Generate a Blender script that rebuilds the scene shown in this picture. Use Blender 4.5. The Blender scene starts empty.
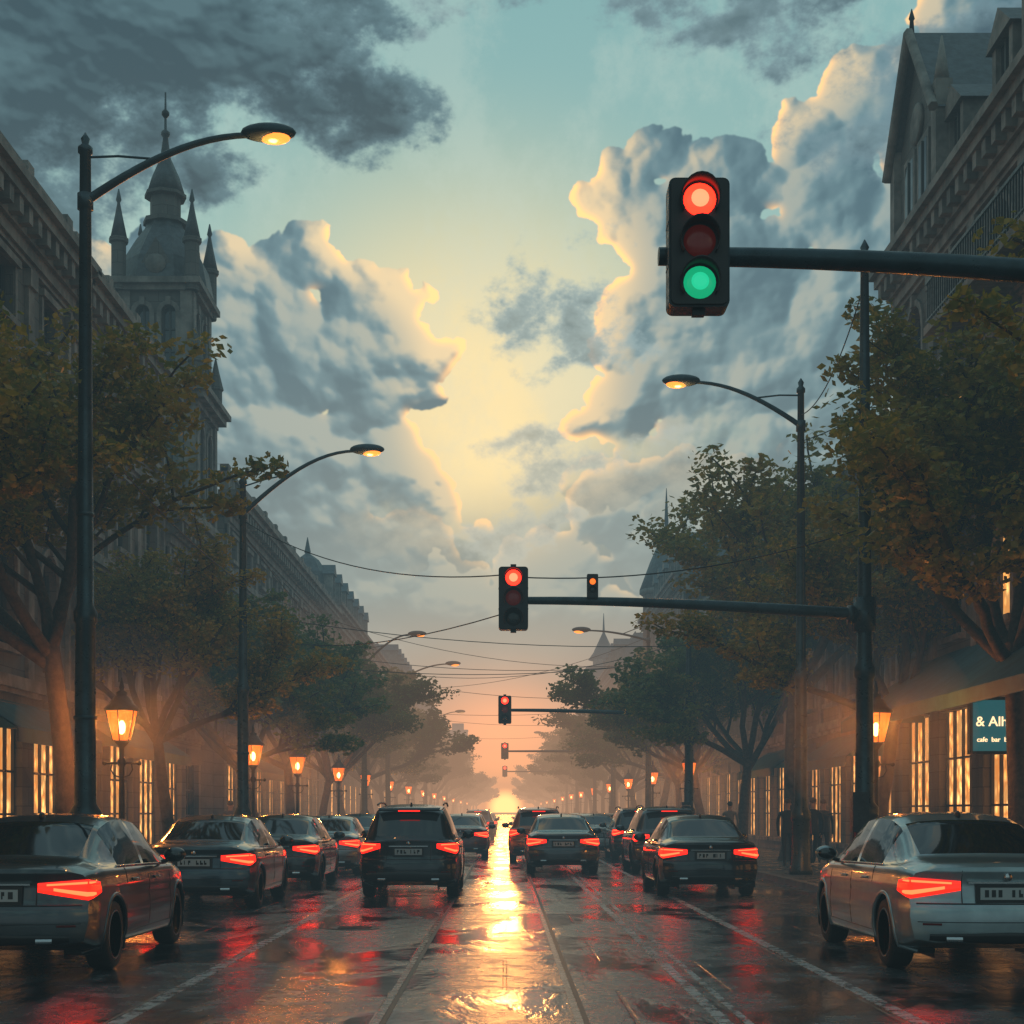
import bpy, math, random, bmesh
import numpy as np
from mathutils import Vector, Matrix
random.seed(11)
scene = bpy.context.scene
COL = scene.collection
scene.view_settings.view_transform = 'Standard'
scene.view_settings.look = 'None'
scene.view_settings.exposure = 0

# ------------------------------------------------------------------ node helpers
class NT:
    def __init__(s, nt): s.nt = nt
    def node(s, t, **kw):
        n = s.nt.nodes.new(t)
        for k, v in kw.items(): setattr(n, k, v)
        return n
    def put(s, sock, v):
        if hasattr(v, 'is_output'): s.nt.links.new(v, sock)
        elif v is not None: sock.default_value = v
    def m(s, op, a, b=None, c=None, clamp=False):
        n = s.node('ShaderNodeMath', operation=op); n.use_clamp = clamp
        s.put(n.inputs[0], a)
        if b is not None: s.put(n.inputs[1], b)
        if c is not None: s.put(n.inputs[2], c)
        return n.outputs[0]
    def vm(s, op, a, b=None, out=0):
        n = s.node('ShaderNodeVectorMath', operation=op)
        s.put(n.inputs[0], a)
        if b is not None: s.put(n.inputs[1], b)
        return n.outputs[out]
    def ss(s, v, lo, hi, a=0.0, b=1.0):
        n = s.node('ShaderNodeMapRange', interpolation_type='SMOOTHSTEP')
        s.put(n.inputs[0], v); s.put(n.inputs[1], lo); s.put(n.inputs[2], hi); s.put(n.inputs[3], a); s.put(n.inputs[4], b)
        return n.outputs[0]
    def mix(s, f, a, b, blend='MIX'):
        n = s.node('ShaderNodeMix', data_type='RGBA', blend_type=blend)
        s.put(n.inputs[0], f)
        for i, v in ((6, a), (7, b)):
            if isinstance(v, tuple) and len(v) == 3: v = v + (1,)
            s.put(n.inputs[i], v)
        return n.outputs[2]
    def comb(s, x, y, z):
        n = s.node('ShaderNodeCombineXYZ')
        for i, v in enumerate((x, y, z)): s.put(n.inputs[i], v)
        return n.outputs[0]
    def sep(s, v):
        n = s.node('ShaderNodeSeparateXYZ'); s.put(n.inputs[0], v); return n.outputs
    def noise(s, v, scale, detail=4, rough=.5, dist=0, out=0):
        n = s.node('ShaderNodeTexNoise'); s.put(n.inputs['Vector'], v)
        n.inputs['Scale'].default_value = scale; n.inputs['Detail'].default_value = detail
        n.inputs['Roughness'].default_value = rough; n.inputs['Distortion'].default_value = dist
        return n.outputs[out]
    def link(s, a, b): s.nt.links.new(a, b)

# ------------------------------------------------------------------ world / sky (cloud field computed procedurally)
def make_sky_image():
    W, Hh = 1400, 1100
    a0, a1, e0, e1 = -420., 420., 0., 660.
    A = np.linspace(a0, a1, W)[None, :].repeat(Hh, 0); E = np.linspace(e0, e1, Hh)[:, None].repeat(W, 1)
    px = (a1-a0)/W
    def fftn(beta, seed, cut=1.0, ax=1.0):
        r = np.random.RandomState(seed).normal(size=(Hh, W)); F = np.fft.rfft2(r)
        fy = np.fft.fftfreq(Hh)[:, None]*Hh*ax; fx = np.fft.rfftfreq(W)[None, :]*W
        k = np.sqrt(fx*fx+fy*fy); k[0, 0] = 1e9; F *= 1/np.maximum(k, cut)**beta
        o = np.fft.irfft2(F, s=(Hh, W)); return (o-o.mean())/o.std()
    def blur(im, s):
        P = int(3*s)+1; im2 = np.pad(im, P, mode='edge'); F = np.fft.rfft2(im2)
        fy = np.fft.fftfreq(im2.shape[0])[:, None]; fx = np.fft.rfftfreq(im2.shape[1])[None, :]
        F *= np.exp(-2*(math.pi*s)**2*(fx*fx+fy*fy)); return np.fft.irfft2(F, s=im2.shape)[P:-P, P:-P]
    def sst(x, lo, hi):
        q = np.clip((x-lo)/(hi-lo), 0, 1); return q*q*(3-2*q)
    def mix(f, a, b):
        a = np.asarray(a, float); b = np.asarray(b, float); return a*(1-f[..., None])+b*f[..., None]
    def puffs(ells, r0, seed, lv):
        rs = np.random.RandomState(seed); Z = np.full((Hh, W), -1e3)
        def stamp(a, e, z, r):
            i0 = int((a-r-a0)/px); i1 = int((a+r-a0)/px)+2; j0 = int((e-r-e0)/.6); j1 = int((e+r-e0)/.6)+2
            i0 = max(0, i0); j0 = max(0, j0); i1 = min(W, i1); j1 = min(Hh, j1)
            if i0 >= i1 or j0 >= j1: return
            d2 = (A[j0:j1, i0:i1]-a)**2+(E[j0:j1, i0:i1]-e)**2; q = r*r-d2
            h = np.where(q > 0, z+np.sqrt(np.maximum(q, 0)), -1e3); np.maximum(Z[j0:j1, i0:i1], h, out=Z[j0:j1, i0:i1])
        def rec(a, e, z, r, L):
            stamp(a, e, z, r)
            if L >= len(lv) or r < 2.6: return
            for _ in range(lv[L]):
                th = rs.uniform(0, 2*math.pi); ph = rs.uniform(.3, .98); d = r*ph
                zz = z+math.sqrt(max(0, 1-ph*ph))*r*.80
                rec(a+d*math.cos(th), e+d*math.sin(th), zz, r*rs.uniform(.30, .50), L+1)
        for (a, e, ra, re) in ells:
            rr = min(r0, min(ra, re)*.6); n = max(5, int(2.6*(ra*re)/(rr*rr)))
            for k in range(n):
                th = rs.uniform(0, 2*math.pi); q = rs.uniform(0, 1)**.5; rad = rr*rs.uniform(.55, 1.1)*(1.15-.4*q)
                rec(a+q*(ra-rad*.5)*math.cos(th), e+q*(re-rad*.5)*math.sin(th), (1-q*q)*rr*.35, rad, 0)
        return Z
    rL = np.hypot(A+20, (E-240)*.85)
    sky = mix(sst(rL, 10, 235), (1.12, .86, .42), (.34, .54, .49))
    sky = mix(sst(E, 330, 580)*.65, sky, (.17, .40, .43))
    cir = sst(fftn(1.6, 4, 3, 2.2)+.3*fftn(1.2, 5), -.2, 2.4)*.25
    sky = mix(cir, sky, (.62, .72, .62))
    bank = mix(sst(fftn(2.0, 6, 2, 1.6), -1.5, 1.5), (.12, .22, .26), (.24, .37, .39))
    hole = np.exp(-((A+8)/75)**2-((E-245)/60)**2)
    sky = mix(np.clip((1-sst(E+fftn(1.8, 8, 4)*10, 180, 300))*(1-hole), 0, 1), sky, bank)
    LCa, LCe = -20., 330.
    def layer(sky, ells, r0, seed, dark, mid, lite, rimc, haze=0, lv=(9, 7, 5), base=0, bmin=.25):
        Z = puffs(ells, r0, seed, lv); cov = (Z > -500).astype(float)
        Zf = np.where(Z > -500, Z, -8)
        wa = fftn(1.9, seed+50, 10)*1.8; we = fftn(1.9, seed+51, 10)*1.8
        ii = np.clip((np.arange(W)[None, :]+wa/px).astype(int), 0, W-1); jj = np.clip((np.arange(Hh)[:, None]+we/px).astype(int), 0, Hh-1)
        Zf = Zf[jj, ii]; cov = cov[jj, ii]
        dx = LCa-A; dy = LCe-E; dn = np.hypot(dx, dy)+25; dx /= dn; dy /= dn
        prox = np.exp(-(dn/360)**2)
        def lam(Zs, k):
            gy, gx = np.gradient(Zs, .6); nx, ny = -gx*k, -gy*k; n = np.sqrt(nx*nx+ny*ny+1)
            return (nx*dx+ny*dy)/n, ny/n
        l1, u1 = lam(blur(Zf, 1.8), .8); l2, u2 = lam(blur(Zf, 5), 1.1); l25, u25 = lam(blur(Zf, 13), 1.3)
        l3, u3 = lam(blur(cov, 30)*60, 1.4)
        s = .14*l1+.22*l2+.28*l25+.40*l3; u = .14*u1+.20*u2+.26*u25+.25*u3
        s = s*.85+.52*u+fftn(1.6, seed+70, 6)*.03
        edge = 1-sst(blur(cov, 38), .6, 1.0); edge2 = 1-sst(blur(cov, 7), .5, 1.0)
        c = mix(sst(s, -.34, .30), dark, mid)
        c = mix(sst(s, -.03, .34)*(.30+.70*edge)*(.35+.65*prox), c, lite)
        c = mix(np.clip(edge2*sst(l3+.4*l2, -.08, .30)*(.15+1.4*prox), 0, 1), c, rimc)
        if haze: c = mix((1-sst(E, 80, 330))*haze, c, (.21, .31, .335))
        al = sst(blur(cov, 1.4)+fftn(1.3, seed+60, 25)*.05, .2, .85)
        if base: al = al*(bmin+(1-bmin)*sst(E+fftn(1.8, seed+61, 6)*14, base-35, base+35))
        return mix(al, sky, c)
    def wisps(sky, ells, seed, amp, dark, lite, soft=14, op=.95):
        f = np.full((Hh, W), -1e3); wa = fftn(2.0, seed, 4)*14; we = fftn(2.0, seed+1, 4)*11
        for (a, e, ra, re) in ells:
            l = np.hypot((A+wa-a)/ra, (E+we-e)/re); f = np.maximum(f, (1-l)*min(ra, re))
        n = fftn(1.75, seed+2, 7); n2 = fftn(1.55, seed+3, 22); D = f+amp*(n*.8+n2*.35)
        al = sst(D, -soft*.35, soft)
        gy, gx = np.gradient(blur(n*.7+n2*.3, 3)*30, .6); em = np.clip((-gx*.3-gy*.9)*.35, -1, 1)
        t = np.clip(sst(fftn(1.9, seed+4, 5), -1.5, 1.5)+em*.35, 0, 1)
        c = mix(t, dark, lite); c = mix((1-sst(D, 0, soft*2.0))*.8, c, np.asarray(lite)*1.6+.03)
        return mix(al*op, sky, c)
    sky = layer(sky, [(-250,185,170,45),(-90,165,110,34),(70,165,80,26),(210,195,190,45),(-150,215,90,40),(115,205,70,30),(-30,130,160,40),(280,150,150,40)], 26, 3, (.12,.215,.25), (.22,.34,.36), (.76,.62,.40), (1.2,.78,.38), haze=.5, base=110, bmin=0)
    R = [(92,420,36,30),(66,400,28,22),(118,392,52,38),(140,360,62,48),(200,400,70,62),(262,440,62,60),(300,480,60,60),(170,310,110,60),(225,330,110,90),(110,275,55,36),(72,258,36,16),(150,235,100,45),(95,222,62,24),(300,270,120,130),(120,330,52,50),(90,300,34,22)]
    sky = layer(sky, R, 26, 7, (.065,.145,.185), (.19,.33,.365), (1.0,.73,.40), (1.6,.88,.32), haze=.45, base=215, bmin=.0)
    Lm = [(-190,352,62,42),(-130,350,58,38),(-82,340,36,24),(-60,312,30,22),(-145,300,95,55),(-82,275,38,26),(-205,270,90,80),(-150,225,95,50),(-74,228,44,30),(-300,260,100,120),(-62,205,40,20),(-110,185,100,30)]
    sky = layer(sky, Lm, 27, 11, (.07,.15,.19), (.20,.34,.375), (.98,.74,.42), (1.6,.90,.34), haze=.45, base=180, bmin=.0)
    sky = wisps(sky, [(-290,500,150,75),(-250,540,180,60),(-165,515,90,50),(-120,470,52,40),(-95,448,34,24),(-330,420,90,60),(-235,445,70,30),(-130,540,90,40)], 21, 11, (.020,.050,.072), (.070,.138,.165), 18)
    sky = wisps(sky, [(100,532,48,26),(150,512,56,32),(175,545,60,24),(50,556,40,12)], 31, 9, (.04,.085,.11), (.115,.19,.215), 16)
    sky = wisps(sky, [(240,450,46,24),(305,465,80,50),(340,420,70,60)], 37, 10, (.045,.09,.12), (.115,.195,.225), 18, .85)
    sky = wisps(sky, [(30,355,34,14),(52,338,36,15),(62,318,22,10)], 41, 7, (.10,.18,.21), (.22,.31,.32), 12, .9)
    sky = wisps(sky, [(30,246,30,7),(70,232,38,10),(-10,190,24,6)], 45, 5, (.16,.24,.26), (.32,.36,.33), 9, .8)
    sky = wisps(sky, [(-35,545,26,12),(-62,522,16,8)], 49, 7, (.09,.16,.19), (.18,.26,.27), 12, .85)
    out = np.ones((Hh, W, 4), np.float32); out[..., :3] = np.clip(sky, 0, 4)
    im = bpy.data.images.new('procedural_clouds', W, Hh, float_buffer=True, alpha=False); im.colorspace_settings.name = 'Linear Rec.709'
    im.pixels.foreach_set(out.ravel()); im.update(); im.pack(); return im
SKYIMG = make_sky_image()
world = bpy.data.worlds.new("World"); scene.world = world; world.use_nodes = True
wt = world.node_tree
for n in list(wt.nodes): wt.nodes.remove(n)
t = NT(wt)
tc = t.node('ShaderNodeTexCoord'); d = t.sep(tc.outputs['Generated'])
hyp = t.m('MAXIMUM', t.m('SQRT', t.m('ADD', t.m('MULTIPLY', d[0], d[0]), t.m('MULTIPLY', d[1], d[1]))), .02)
az = t.m('ARCTAN2', d[0], d[1]); el = t.m('DIVIDE', d[2], hyp)
ti = t.node('ShaderNodeTexImage'); ti.image = SKYIMG; ti.extension = 'MIRROR'
t.put(ti.inputs[0], t.comb(t.m('MULTIPLY_ADD', az, 1/.84, .5), t.m('MULTIPLY', t.m('MAXIMUM', el, .001), 1/.66), 0))
s2 = t.mix(t.ss(el, .8, 2.0), ti.outputs[0], (.22, .36, .40))
nish = t.node('ShaderNodeTexSky', sky_type='NISHITA'); nish.sun_disc = False
nish.sun_elevation = math.radians(4); nish.sun_rotation = 0.0
s2 = t.mix(.01, s2, nish.outputs[0], 'ADD')
hz = t.mix(t.ss(t.m('ABSOLUTE', az), .01, .25), (.78, .43, .24), (.25, .32, .33))
s2 = t.mix(t.ss(el, .15, .0), s2, hz)
gl = t.m('SQRT', t.m('ADD', t.m('MULTIPLY', az, az), t.m('MULTIPLY', t.m('SUBTRACT', el, .003), t.m('SUBTRACT', el, .003))))
s2 = t.mix(t.m('POWER', t.ss(gl, .13, .0), 2.2), s2, (7.0, 2.1, .45))
s2 = t.mix(t.ss(gl, .014, .005), s2, (42, 17, 4.5))
s2 = t.mix(t.ss(el, -.002, -.02), s2, (.03, .03, .03))
bg = t.node('ShaderNodeBackground'); t.link(s2, bg.inputs[0]); bg.inputs[1].default_value = 1.0
wo = t.node('ShaderNodeOutputWorld'); t.link(bg.outputs[0], wo.inputs[0])

# ------------------------------------------------------------------ materials
MC = {}
def mat(name, col, rough=.6, metal=0, var=.25, scale=2.0, bump=0, bscale=20, coat=0, spec=.5, rvar=0, emit=None, es=0):
    if name in MC: return MC[name]
    m = bpy.data.materials.new(name); m.use_nodes = True
    t = NT(m.node_tree); p = m.node_tree.nodes['Principled BSDF']
    pos = t.node('ShaderNodeNewGeometry').outputs['Position']
    if var:
        n = t.noise(pos, scale, 3, .6)
        c = t.mix(t.ss(n, .3, .7), tuple(x * (1 - var) for x in col), tuple(min(1, x * (1 + var)) for x in col))
        t.link(c, p.inputs['Base Color'])
    else: p.inputs['Base Color'].default_value = (*col, 1)
    if rvar:
        n = t.noise(pos, scale * 2.3, 3, .6)
        t.link(t.ss(n, .3, .7, max(.02, rough - rvar), rough + rvar), p.inputs['Roughness'])
    else: p.inputs['Roughness'].default_value = rough
    p.inputs['Metallic'].default_value = metal
    p.inputs['Coat Weight'].default_value = coat; p.inputs['Coat Roughness'].default_value = .04
    p.inputs['Specular IOR Level'].default_value = spec
    if bump:
        b = t.node('ShaderNodeBump'); b.inputs['Strength'].default_value = bump; b.inputs['Distance'].default_value = .02
        t.link(t.noise(pos, bscale, 3, .6), b.inputs['Height']); t.link(b.outputs[0], p.inputs['Normal'])
    if emit:
        p.inputs['Emission Color'].default_value = (*emit, 1); p.inputs['Emission Strength'].default_value = es
    MC[name] = m; return m

def stone(name, col):
    if name in MC: return MC[name]
    m = bpy.data.materials.new(name); m.use_nodes = True
    t = NT(m.node_tree); p = m.node_tree.nodes['Principled BSDF']
    g = t.node('ShaderNodeNewGeometry'); pos = g.outputs['Position']; s = t.sep(pos)
    v = t.comb(t.m('ADD', s[1], s[0]), s[2], 0)
    br = t.node('ShaderNodeTexBrick'); t.put(br.inputs['Vector'], v)
    br.inputs['Scale'].default_value = 1; br.inputs['Brick Width'].default_value = 1.1; br.inputs['Row Height'].default_value = .42
    br.inputs['Mortar Size'].default_value = .012; br.inputs['Mortar Smooth'].default_value = .3
    br.inputs['Color1'].default_value = (*[c * 1.1 for c in col], 1); br.inputs['Color2'].default_value = (*[c * .82 for c in col], 1)
    br.inputs['Mortar'].default_value = (*[c * .4 for c in col], 1)
    n1 = t.noise(pos, .5, 4, .65)
    n2 = t.noise(t.vm('MULTIPLY', pos, (2.5, 2.5, .25)), 1.2, 4, .6)
    c = t.mix(t.ss(n1, .35, .7, 0, .55), br.outputs[0], tuple(x * .45 for x in col))
    c = t.mix(t.ss(n2, .48, .75, 0, .6), c, tuple(x * .28 for x in col))
    t.link(c, p.inputs['Base Color']); p.inputs['Roughness'].default_value = .75
    b = t.node('ShaderNodeBump'); b.inputs['Strength'].default_value = .5; b.inputs['Distance'].default_value = .02
    t.link(t.m('SUBTRACT', t.noise(pos, 9, 3, .65), t.m('MULTIPLY', br.outputs['Fac'], 1.2)), b.inputs['Height'])
    t.link(b.outputs[0], p.inputs['Normal'])
    MC[name] = m; return m

def lit_window(name, c1, c2, strength):
    if name in MC: return MC[name]
    m = bpy.data.materials.new(name); m.use_nodes = True
    t = NT(m.node_tree); p = m.node_tree.nodes['Principled BSDF']
    pos = t.node('ShaderNodeNewGeometry').outputs['Position']
    v = t.vm('MULTIPLY', pos, (1, 1.6, 1.2))
    n = t.noise(v, 1.6, 4, .7, 1.0); w = t.node('ShaderNodeTexVoronoi'); t.put(w.inputs['Vector'], v); w.inputs['Scale'].default_value = 2.6
    c = t.mix(t.ss(n, .35, .65), c1, c2)
    c = t.mix(t.ss(w.outputs['Distance'], .1, .6, 0, .75), c, tuple(x * .12 for x in c1))
    t.link(c, p.inputs['Emission Color']); p.inputs['Emission Strength'].default_value = strength
    p.inputs['Base Color'].default_value = (.02, .015, .01, 1); p.inputs['Roughness'].default_value = .08
    m.cycles.emission_sampling = 'NONE'
    MC[name] = m; return m

def emis(name, col, s, base=(.02, .02, .02), nee=True):
    m = mat(name, base, .25, var=0, emit=col, es=s)
    if not nee: m.cycles.emission_sampling = 'NONE'
    return m

STONE_A = stone('stone_grey', (.12, .12, .112)); STONE_B = stone('stone_warm', (.16, .135, .11)); STONE_C = stone('stone_pale', (.20, .19, .175))
TRIM = mat('stone_trim', (.17, .16, .145), .7, var=.45, scale=1.5, bump=.3)
SLATE = mat('slate_roof', (.05, .065, .075), .5, var=.35, scale=4, bump=.4, bscale=8)
GLASS = mat('window_glass', (.012, .016, .02), .06, var=0, spec=.8)
LITW = lit_window('window_lit', (1, .36, .07), (1, .54, .17), 2.4)
SHOPW = lit_window('shop_window_lit', (1, .32, .06), (1, .52, .17), 2.4)
FRAME = mat('window_frame', (.035, .04, .04), .5, var=.1)
IRON = mat('dark_iron', (.022, .03, .034), .38, metal=.6, var=.3, scale=6, bump=.15, bscale=40, rvar=.1)
POLE = mat('painted_steel_pole', (.03, .05, .06), .35, metal=.5, var=.35, scale=3, bump=.1, bscale=30, rvar=.1)
BARK = mat('bark', (.05, .035, .024), .85, var=.4, scale=8, bump=.8, bscale=14)
AWN = mat('awning_cloth', (.02, .08, .10), .7, var=.2, bump=.2)
TYRE = mat('tyre_rubber', (.012, .012, .012), .6, var=.1)
RIM = mat('alloy_rim', (.28, .29, .30), .3, metal=.9, var=.1)
BLACKP = mat('black_plastic', (.012, .012, .013), .45, var=0)
CARGL = mat('car_glass', (.006, .008, .010), .04, var=0, spec=.9)
CHROME = mat('chrome', (.5, .5, .5), .15, metal=1, var=0)
TAILD = emis('tail_lens', (1, .012, .004), 2.6, (.25, .01, .01))
TAILB = emis('tail_lamp_lit', (1, .025, .007), 15)
PLATE = mat('number_plate', (.40, .42, .42), .4, var=.05)
REDL = emis('signal_red_lit', (1, .014, .005), 7); REDC = emis('signal_red_core', (1, .10, .045), 5)
GREENL = emis('signal_green_lit', (.004, .40, .17), 1.0); GREENC = emis('signal_green_core', (.03, 1, .5), .65)
REDD = emis('signal_lens_dark', (.5, .02, .01), .05, (.08, .008, .006), False); AMBL = emis('signal_amber', (1, .16, .012), 1.6)
DARKL = mat('signal_lens_unlit', (.01, .015, .013), .2, var=0)
LAMPW = emis('street_lamp_lens', (1, .24, .03), 2.4)
LAMPD = emis('street_lamp_lens_dim', (1, .5, .2), .7, nee=False)

def lantern_glass():
    m = bpy.data.materials.new('lantern_glass_lit'); m.use_nodes = True
    t = NT(m.node_tree)
    for n in list(t.nt.nodes): t.nt.nodes.remove(n)
    e = t.node('ShaderNodeEmission'); e.inputs[0].default_value = (1, .13, .008, 1); e.inputs[1].default_value = 2.6
    tr = t.node('ShaderNodeBsdfTransparent'); mx = t.node('ShaderNodeMixShader'); mx.inputs[0].default_value = .45
    t.link(tr.outputs[0], mx.inputs[1]); t.link(e.outputs[0], mx.inputs[2])
    o = t.node('ShaderNodeOutputMaterial'); t.link(mx.outputs[0], o.inputs[0]); return m
LGLASS = lantern_glass()
FLAME = emis('lantern_mantle', (1, .50, .16), 16)

def leaf_mat(name, c1, c2, c3):
    m = bpy.data.materials.new(name); m.use_nodes = True
    t = NT(m.node_tree); p = m.node_tree.nodes['Principled BSDF']
    pos = t.node('ShaderNodeNewGeometry').outputs['Position']
    n = t.noise(pos, .9, 2, .6); n2 = t.noise(pos, 9, 1, .5)
    c = t.mix(t.ss(n, .38, .62), c1, c2); c = t.mix(t.ss(n2, .50, .66), c, c3)
    t.link(c, p.inputs['Base Color']); p.inputs['Roughness'].default_value = .5
    tl = t.node('ShaderNodeBsdfTranslucent'); t.link(c, tl.inputs[0])
    mx = t.node('ShaderNodeMixShader'); mx.inputs[0].default_value = .5
    o = m.node_tree.nodes['Material Output']
    t.link(p.outputs[0], mx.inputs[1]); t.link(tl.outputs[0], mx.inputs[2]); t.link(mx.outputs[0], o.inputs[0]); return m
LEAF_A = leaf_mat('leaves_ochre', (.16, .17, .028), (.30, .23, .03), (.46, .31, .04))
LEAF_B = leaf_mat('leaves_green', (.085, .14, .028), (.15, .19, .036), (.26, .23, .04))

def road_mat():
    m = bpy.data.materials.new('wet_asphalt'); m.use_nodes = True
    t = NT(m.node_tree); p = m.node_tree.nodes['Principled BSDF']
    pos = t.node('ShaderNodeNewGeometry').outputs['Position']; s = t.sep(pos)
    pv = t.vm('MULTIPLY', pos, (1, .5, 0))
    pn = t.noise(pv, .75, 6, .6, .5)
    pud = t.ss(pn, .46, .58)
    fine = t.noise(pos, 30, 3, .7); med = t.noise(pos, 3.5, 4, .6)
    br = t.node('ShaderNodeTexBrick'); t.put(br.inputs['Vector'], t.comb(s[0], s[1], 0)); br.offset = .5
    br.inputs['Scale'].default_value = 1; br.inputs['Brick Width'].default_value = 1.95; br.inputs['Row Height'].default_value = 2.6
    br.inputs['Mortar Size'].default_value = .02; br.inputs['Mortar Smooth'].default_value = .4
    col = t.mix(t.ss(med, .3, .7), (.03, .038, .043), (.075, .088, .094))
    col = t.mix(t.m('MULTIPLY', br.outputs['Fac'], .8), col, (.01, .01, .01))
    col = t.mix(pud, col, (.018, .02, .022))
    t.link(col, p.inputs['Base Color'])
    r = t.m('ADD', t.ss(med, .25, .75, .16, .34), t.m('MULTIPLY', t.m('SUBTRACT', fine, .5), .12))
    r = t.m('MULTIPLY', r, t.m('MULTIPLY_ADD', pud, -.66, 1.0))
    t.link(t.m('MAXIMUM', r, .04), p.inputs['Roughness'])
    p.inputs['Specular IOR Level'].default_value = .95
    h = t.m('ADD', t.m('MULTIPLY', fine, .35), t.m('MULTIPLY', med, .9))
    h = t.m('MULTIPLY', t.m('SUBTRACT', h, t.m('MULTIPLY', br.outputs['Fac'], .6)), t.m('MULTIPLY_ADD', pud, -.78, 1.0))
    b = t.node('ShaderNodeBump'); b.inputs['Strength'].default_value = .65; b.inputs['Distance'].default_value = .022
    t.link(h, b.inputs['Height']); t.link(b.outputs[0], p.inputs['Normal'])
    return m
ROAD = road_mat()
def paint_mat():
    m = bpy.data.materials.new('worn_road_paint'); m.use_nodes = True
    t = NT(m.node_tree); p = m.node_tree.nodes['Principled BSDF']
    pos = t.node('ShaderNodeNewGeometry').outputs['Position']
    n = t.noise(pos, 7, 5, .7); n2 = t.noise(pos, .8, 3, .6)
    k = t.ss(t.m('ADD', n, t.m('MULTIPLY', t.m('SUBTRACT', n2, .5), .7)), .40, .56)
    t.link(t.mix(k, (.05, .055, .058), (.38, .40, .39)), p.inputs['Base Color'])
    t.link(t.ss(n, .3, .7, .14, .4), p.inputs['Roughness'])
    b = t.node('ShaderNodeBump'); b.inputs['Strength'].default_value = .5; b.inputs['Distance'].default_value = .02
    t.link(t.noise(pos, 24, 3, .6), b.inputs['Height']); t.link(b.outputs[0], p.inputs['Normal']); return m
PAINT = paint_mat()
def paving_mat():
    m = bpy.data.materials.new('wet_paving'); m.use_nodes = True
    t = NT(m.node_tree); p = m.node_tree.nodes['Principled BSDF']
    pos = t.node('ShaderNodeNewGeometry').outputs['Position']
    br = t.node('ShaderNodeTexBrick'); t.put(br.inputs['Vector'], pos)
    br.inputs['Scale'].default_value = 1; br.inputs['Brick Width'].default_value = .6; br.inputs['Row Height'].default_value = .6
    br.inputs['Mortar Size'].default_value = .012
    br.inputs['Color1'].default_value = (.12, .12, .115, 1); br.inputs['Color2'].default_value = (.085, .085, .085, 1); br.inputs['Mortar'].default_value = (.02, .02, .02, 1)
    t.link(br.outputs[0], p.inputs['Base Color'])
    t.link(t.ss(t.noise(pos, 1.2, 4, .6), .4, .65, .45, .12), p.inputs['Roughness'])
    b = t.node('ShaderNodeBump'); b.inputs['Strength'].default_value = .4; b.inputs['Distance'].default_value = .02
    t.link(t.m('SUBTRACT', t.noise(pos, 14, 3, .6), br.outputs['Fac']), b.inputs['Height']); t.link(b.outputs[0], p.inputs['Normal']); return m
PAVE = paving_mat()
KERB = mat('kerb_stone', (.16, .16, .155), .4, var=.3, scale=3, bump=.3)
RAIL = mat('tram_rail_steel', (.22, .21, .2), .22, metal=.9, var=.4, scale=5, rvar=.1)
GROUND = mat('earth', (.05, .05, .045), .8, var=.3, scale=.2)

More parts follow.
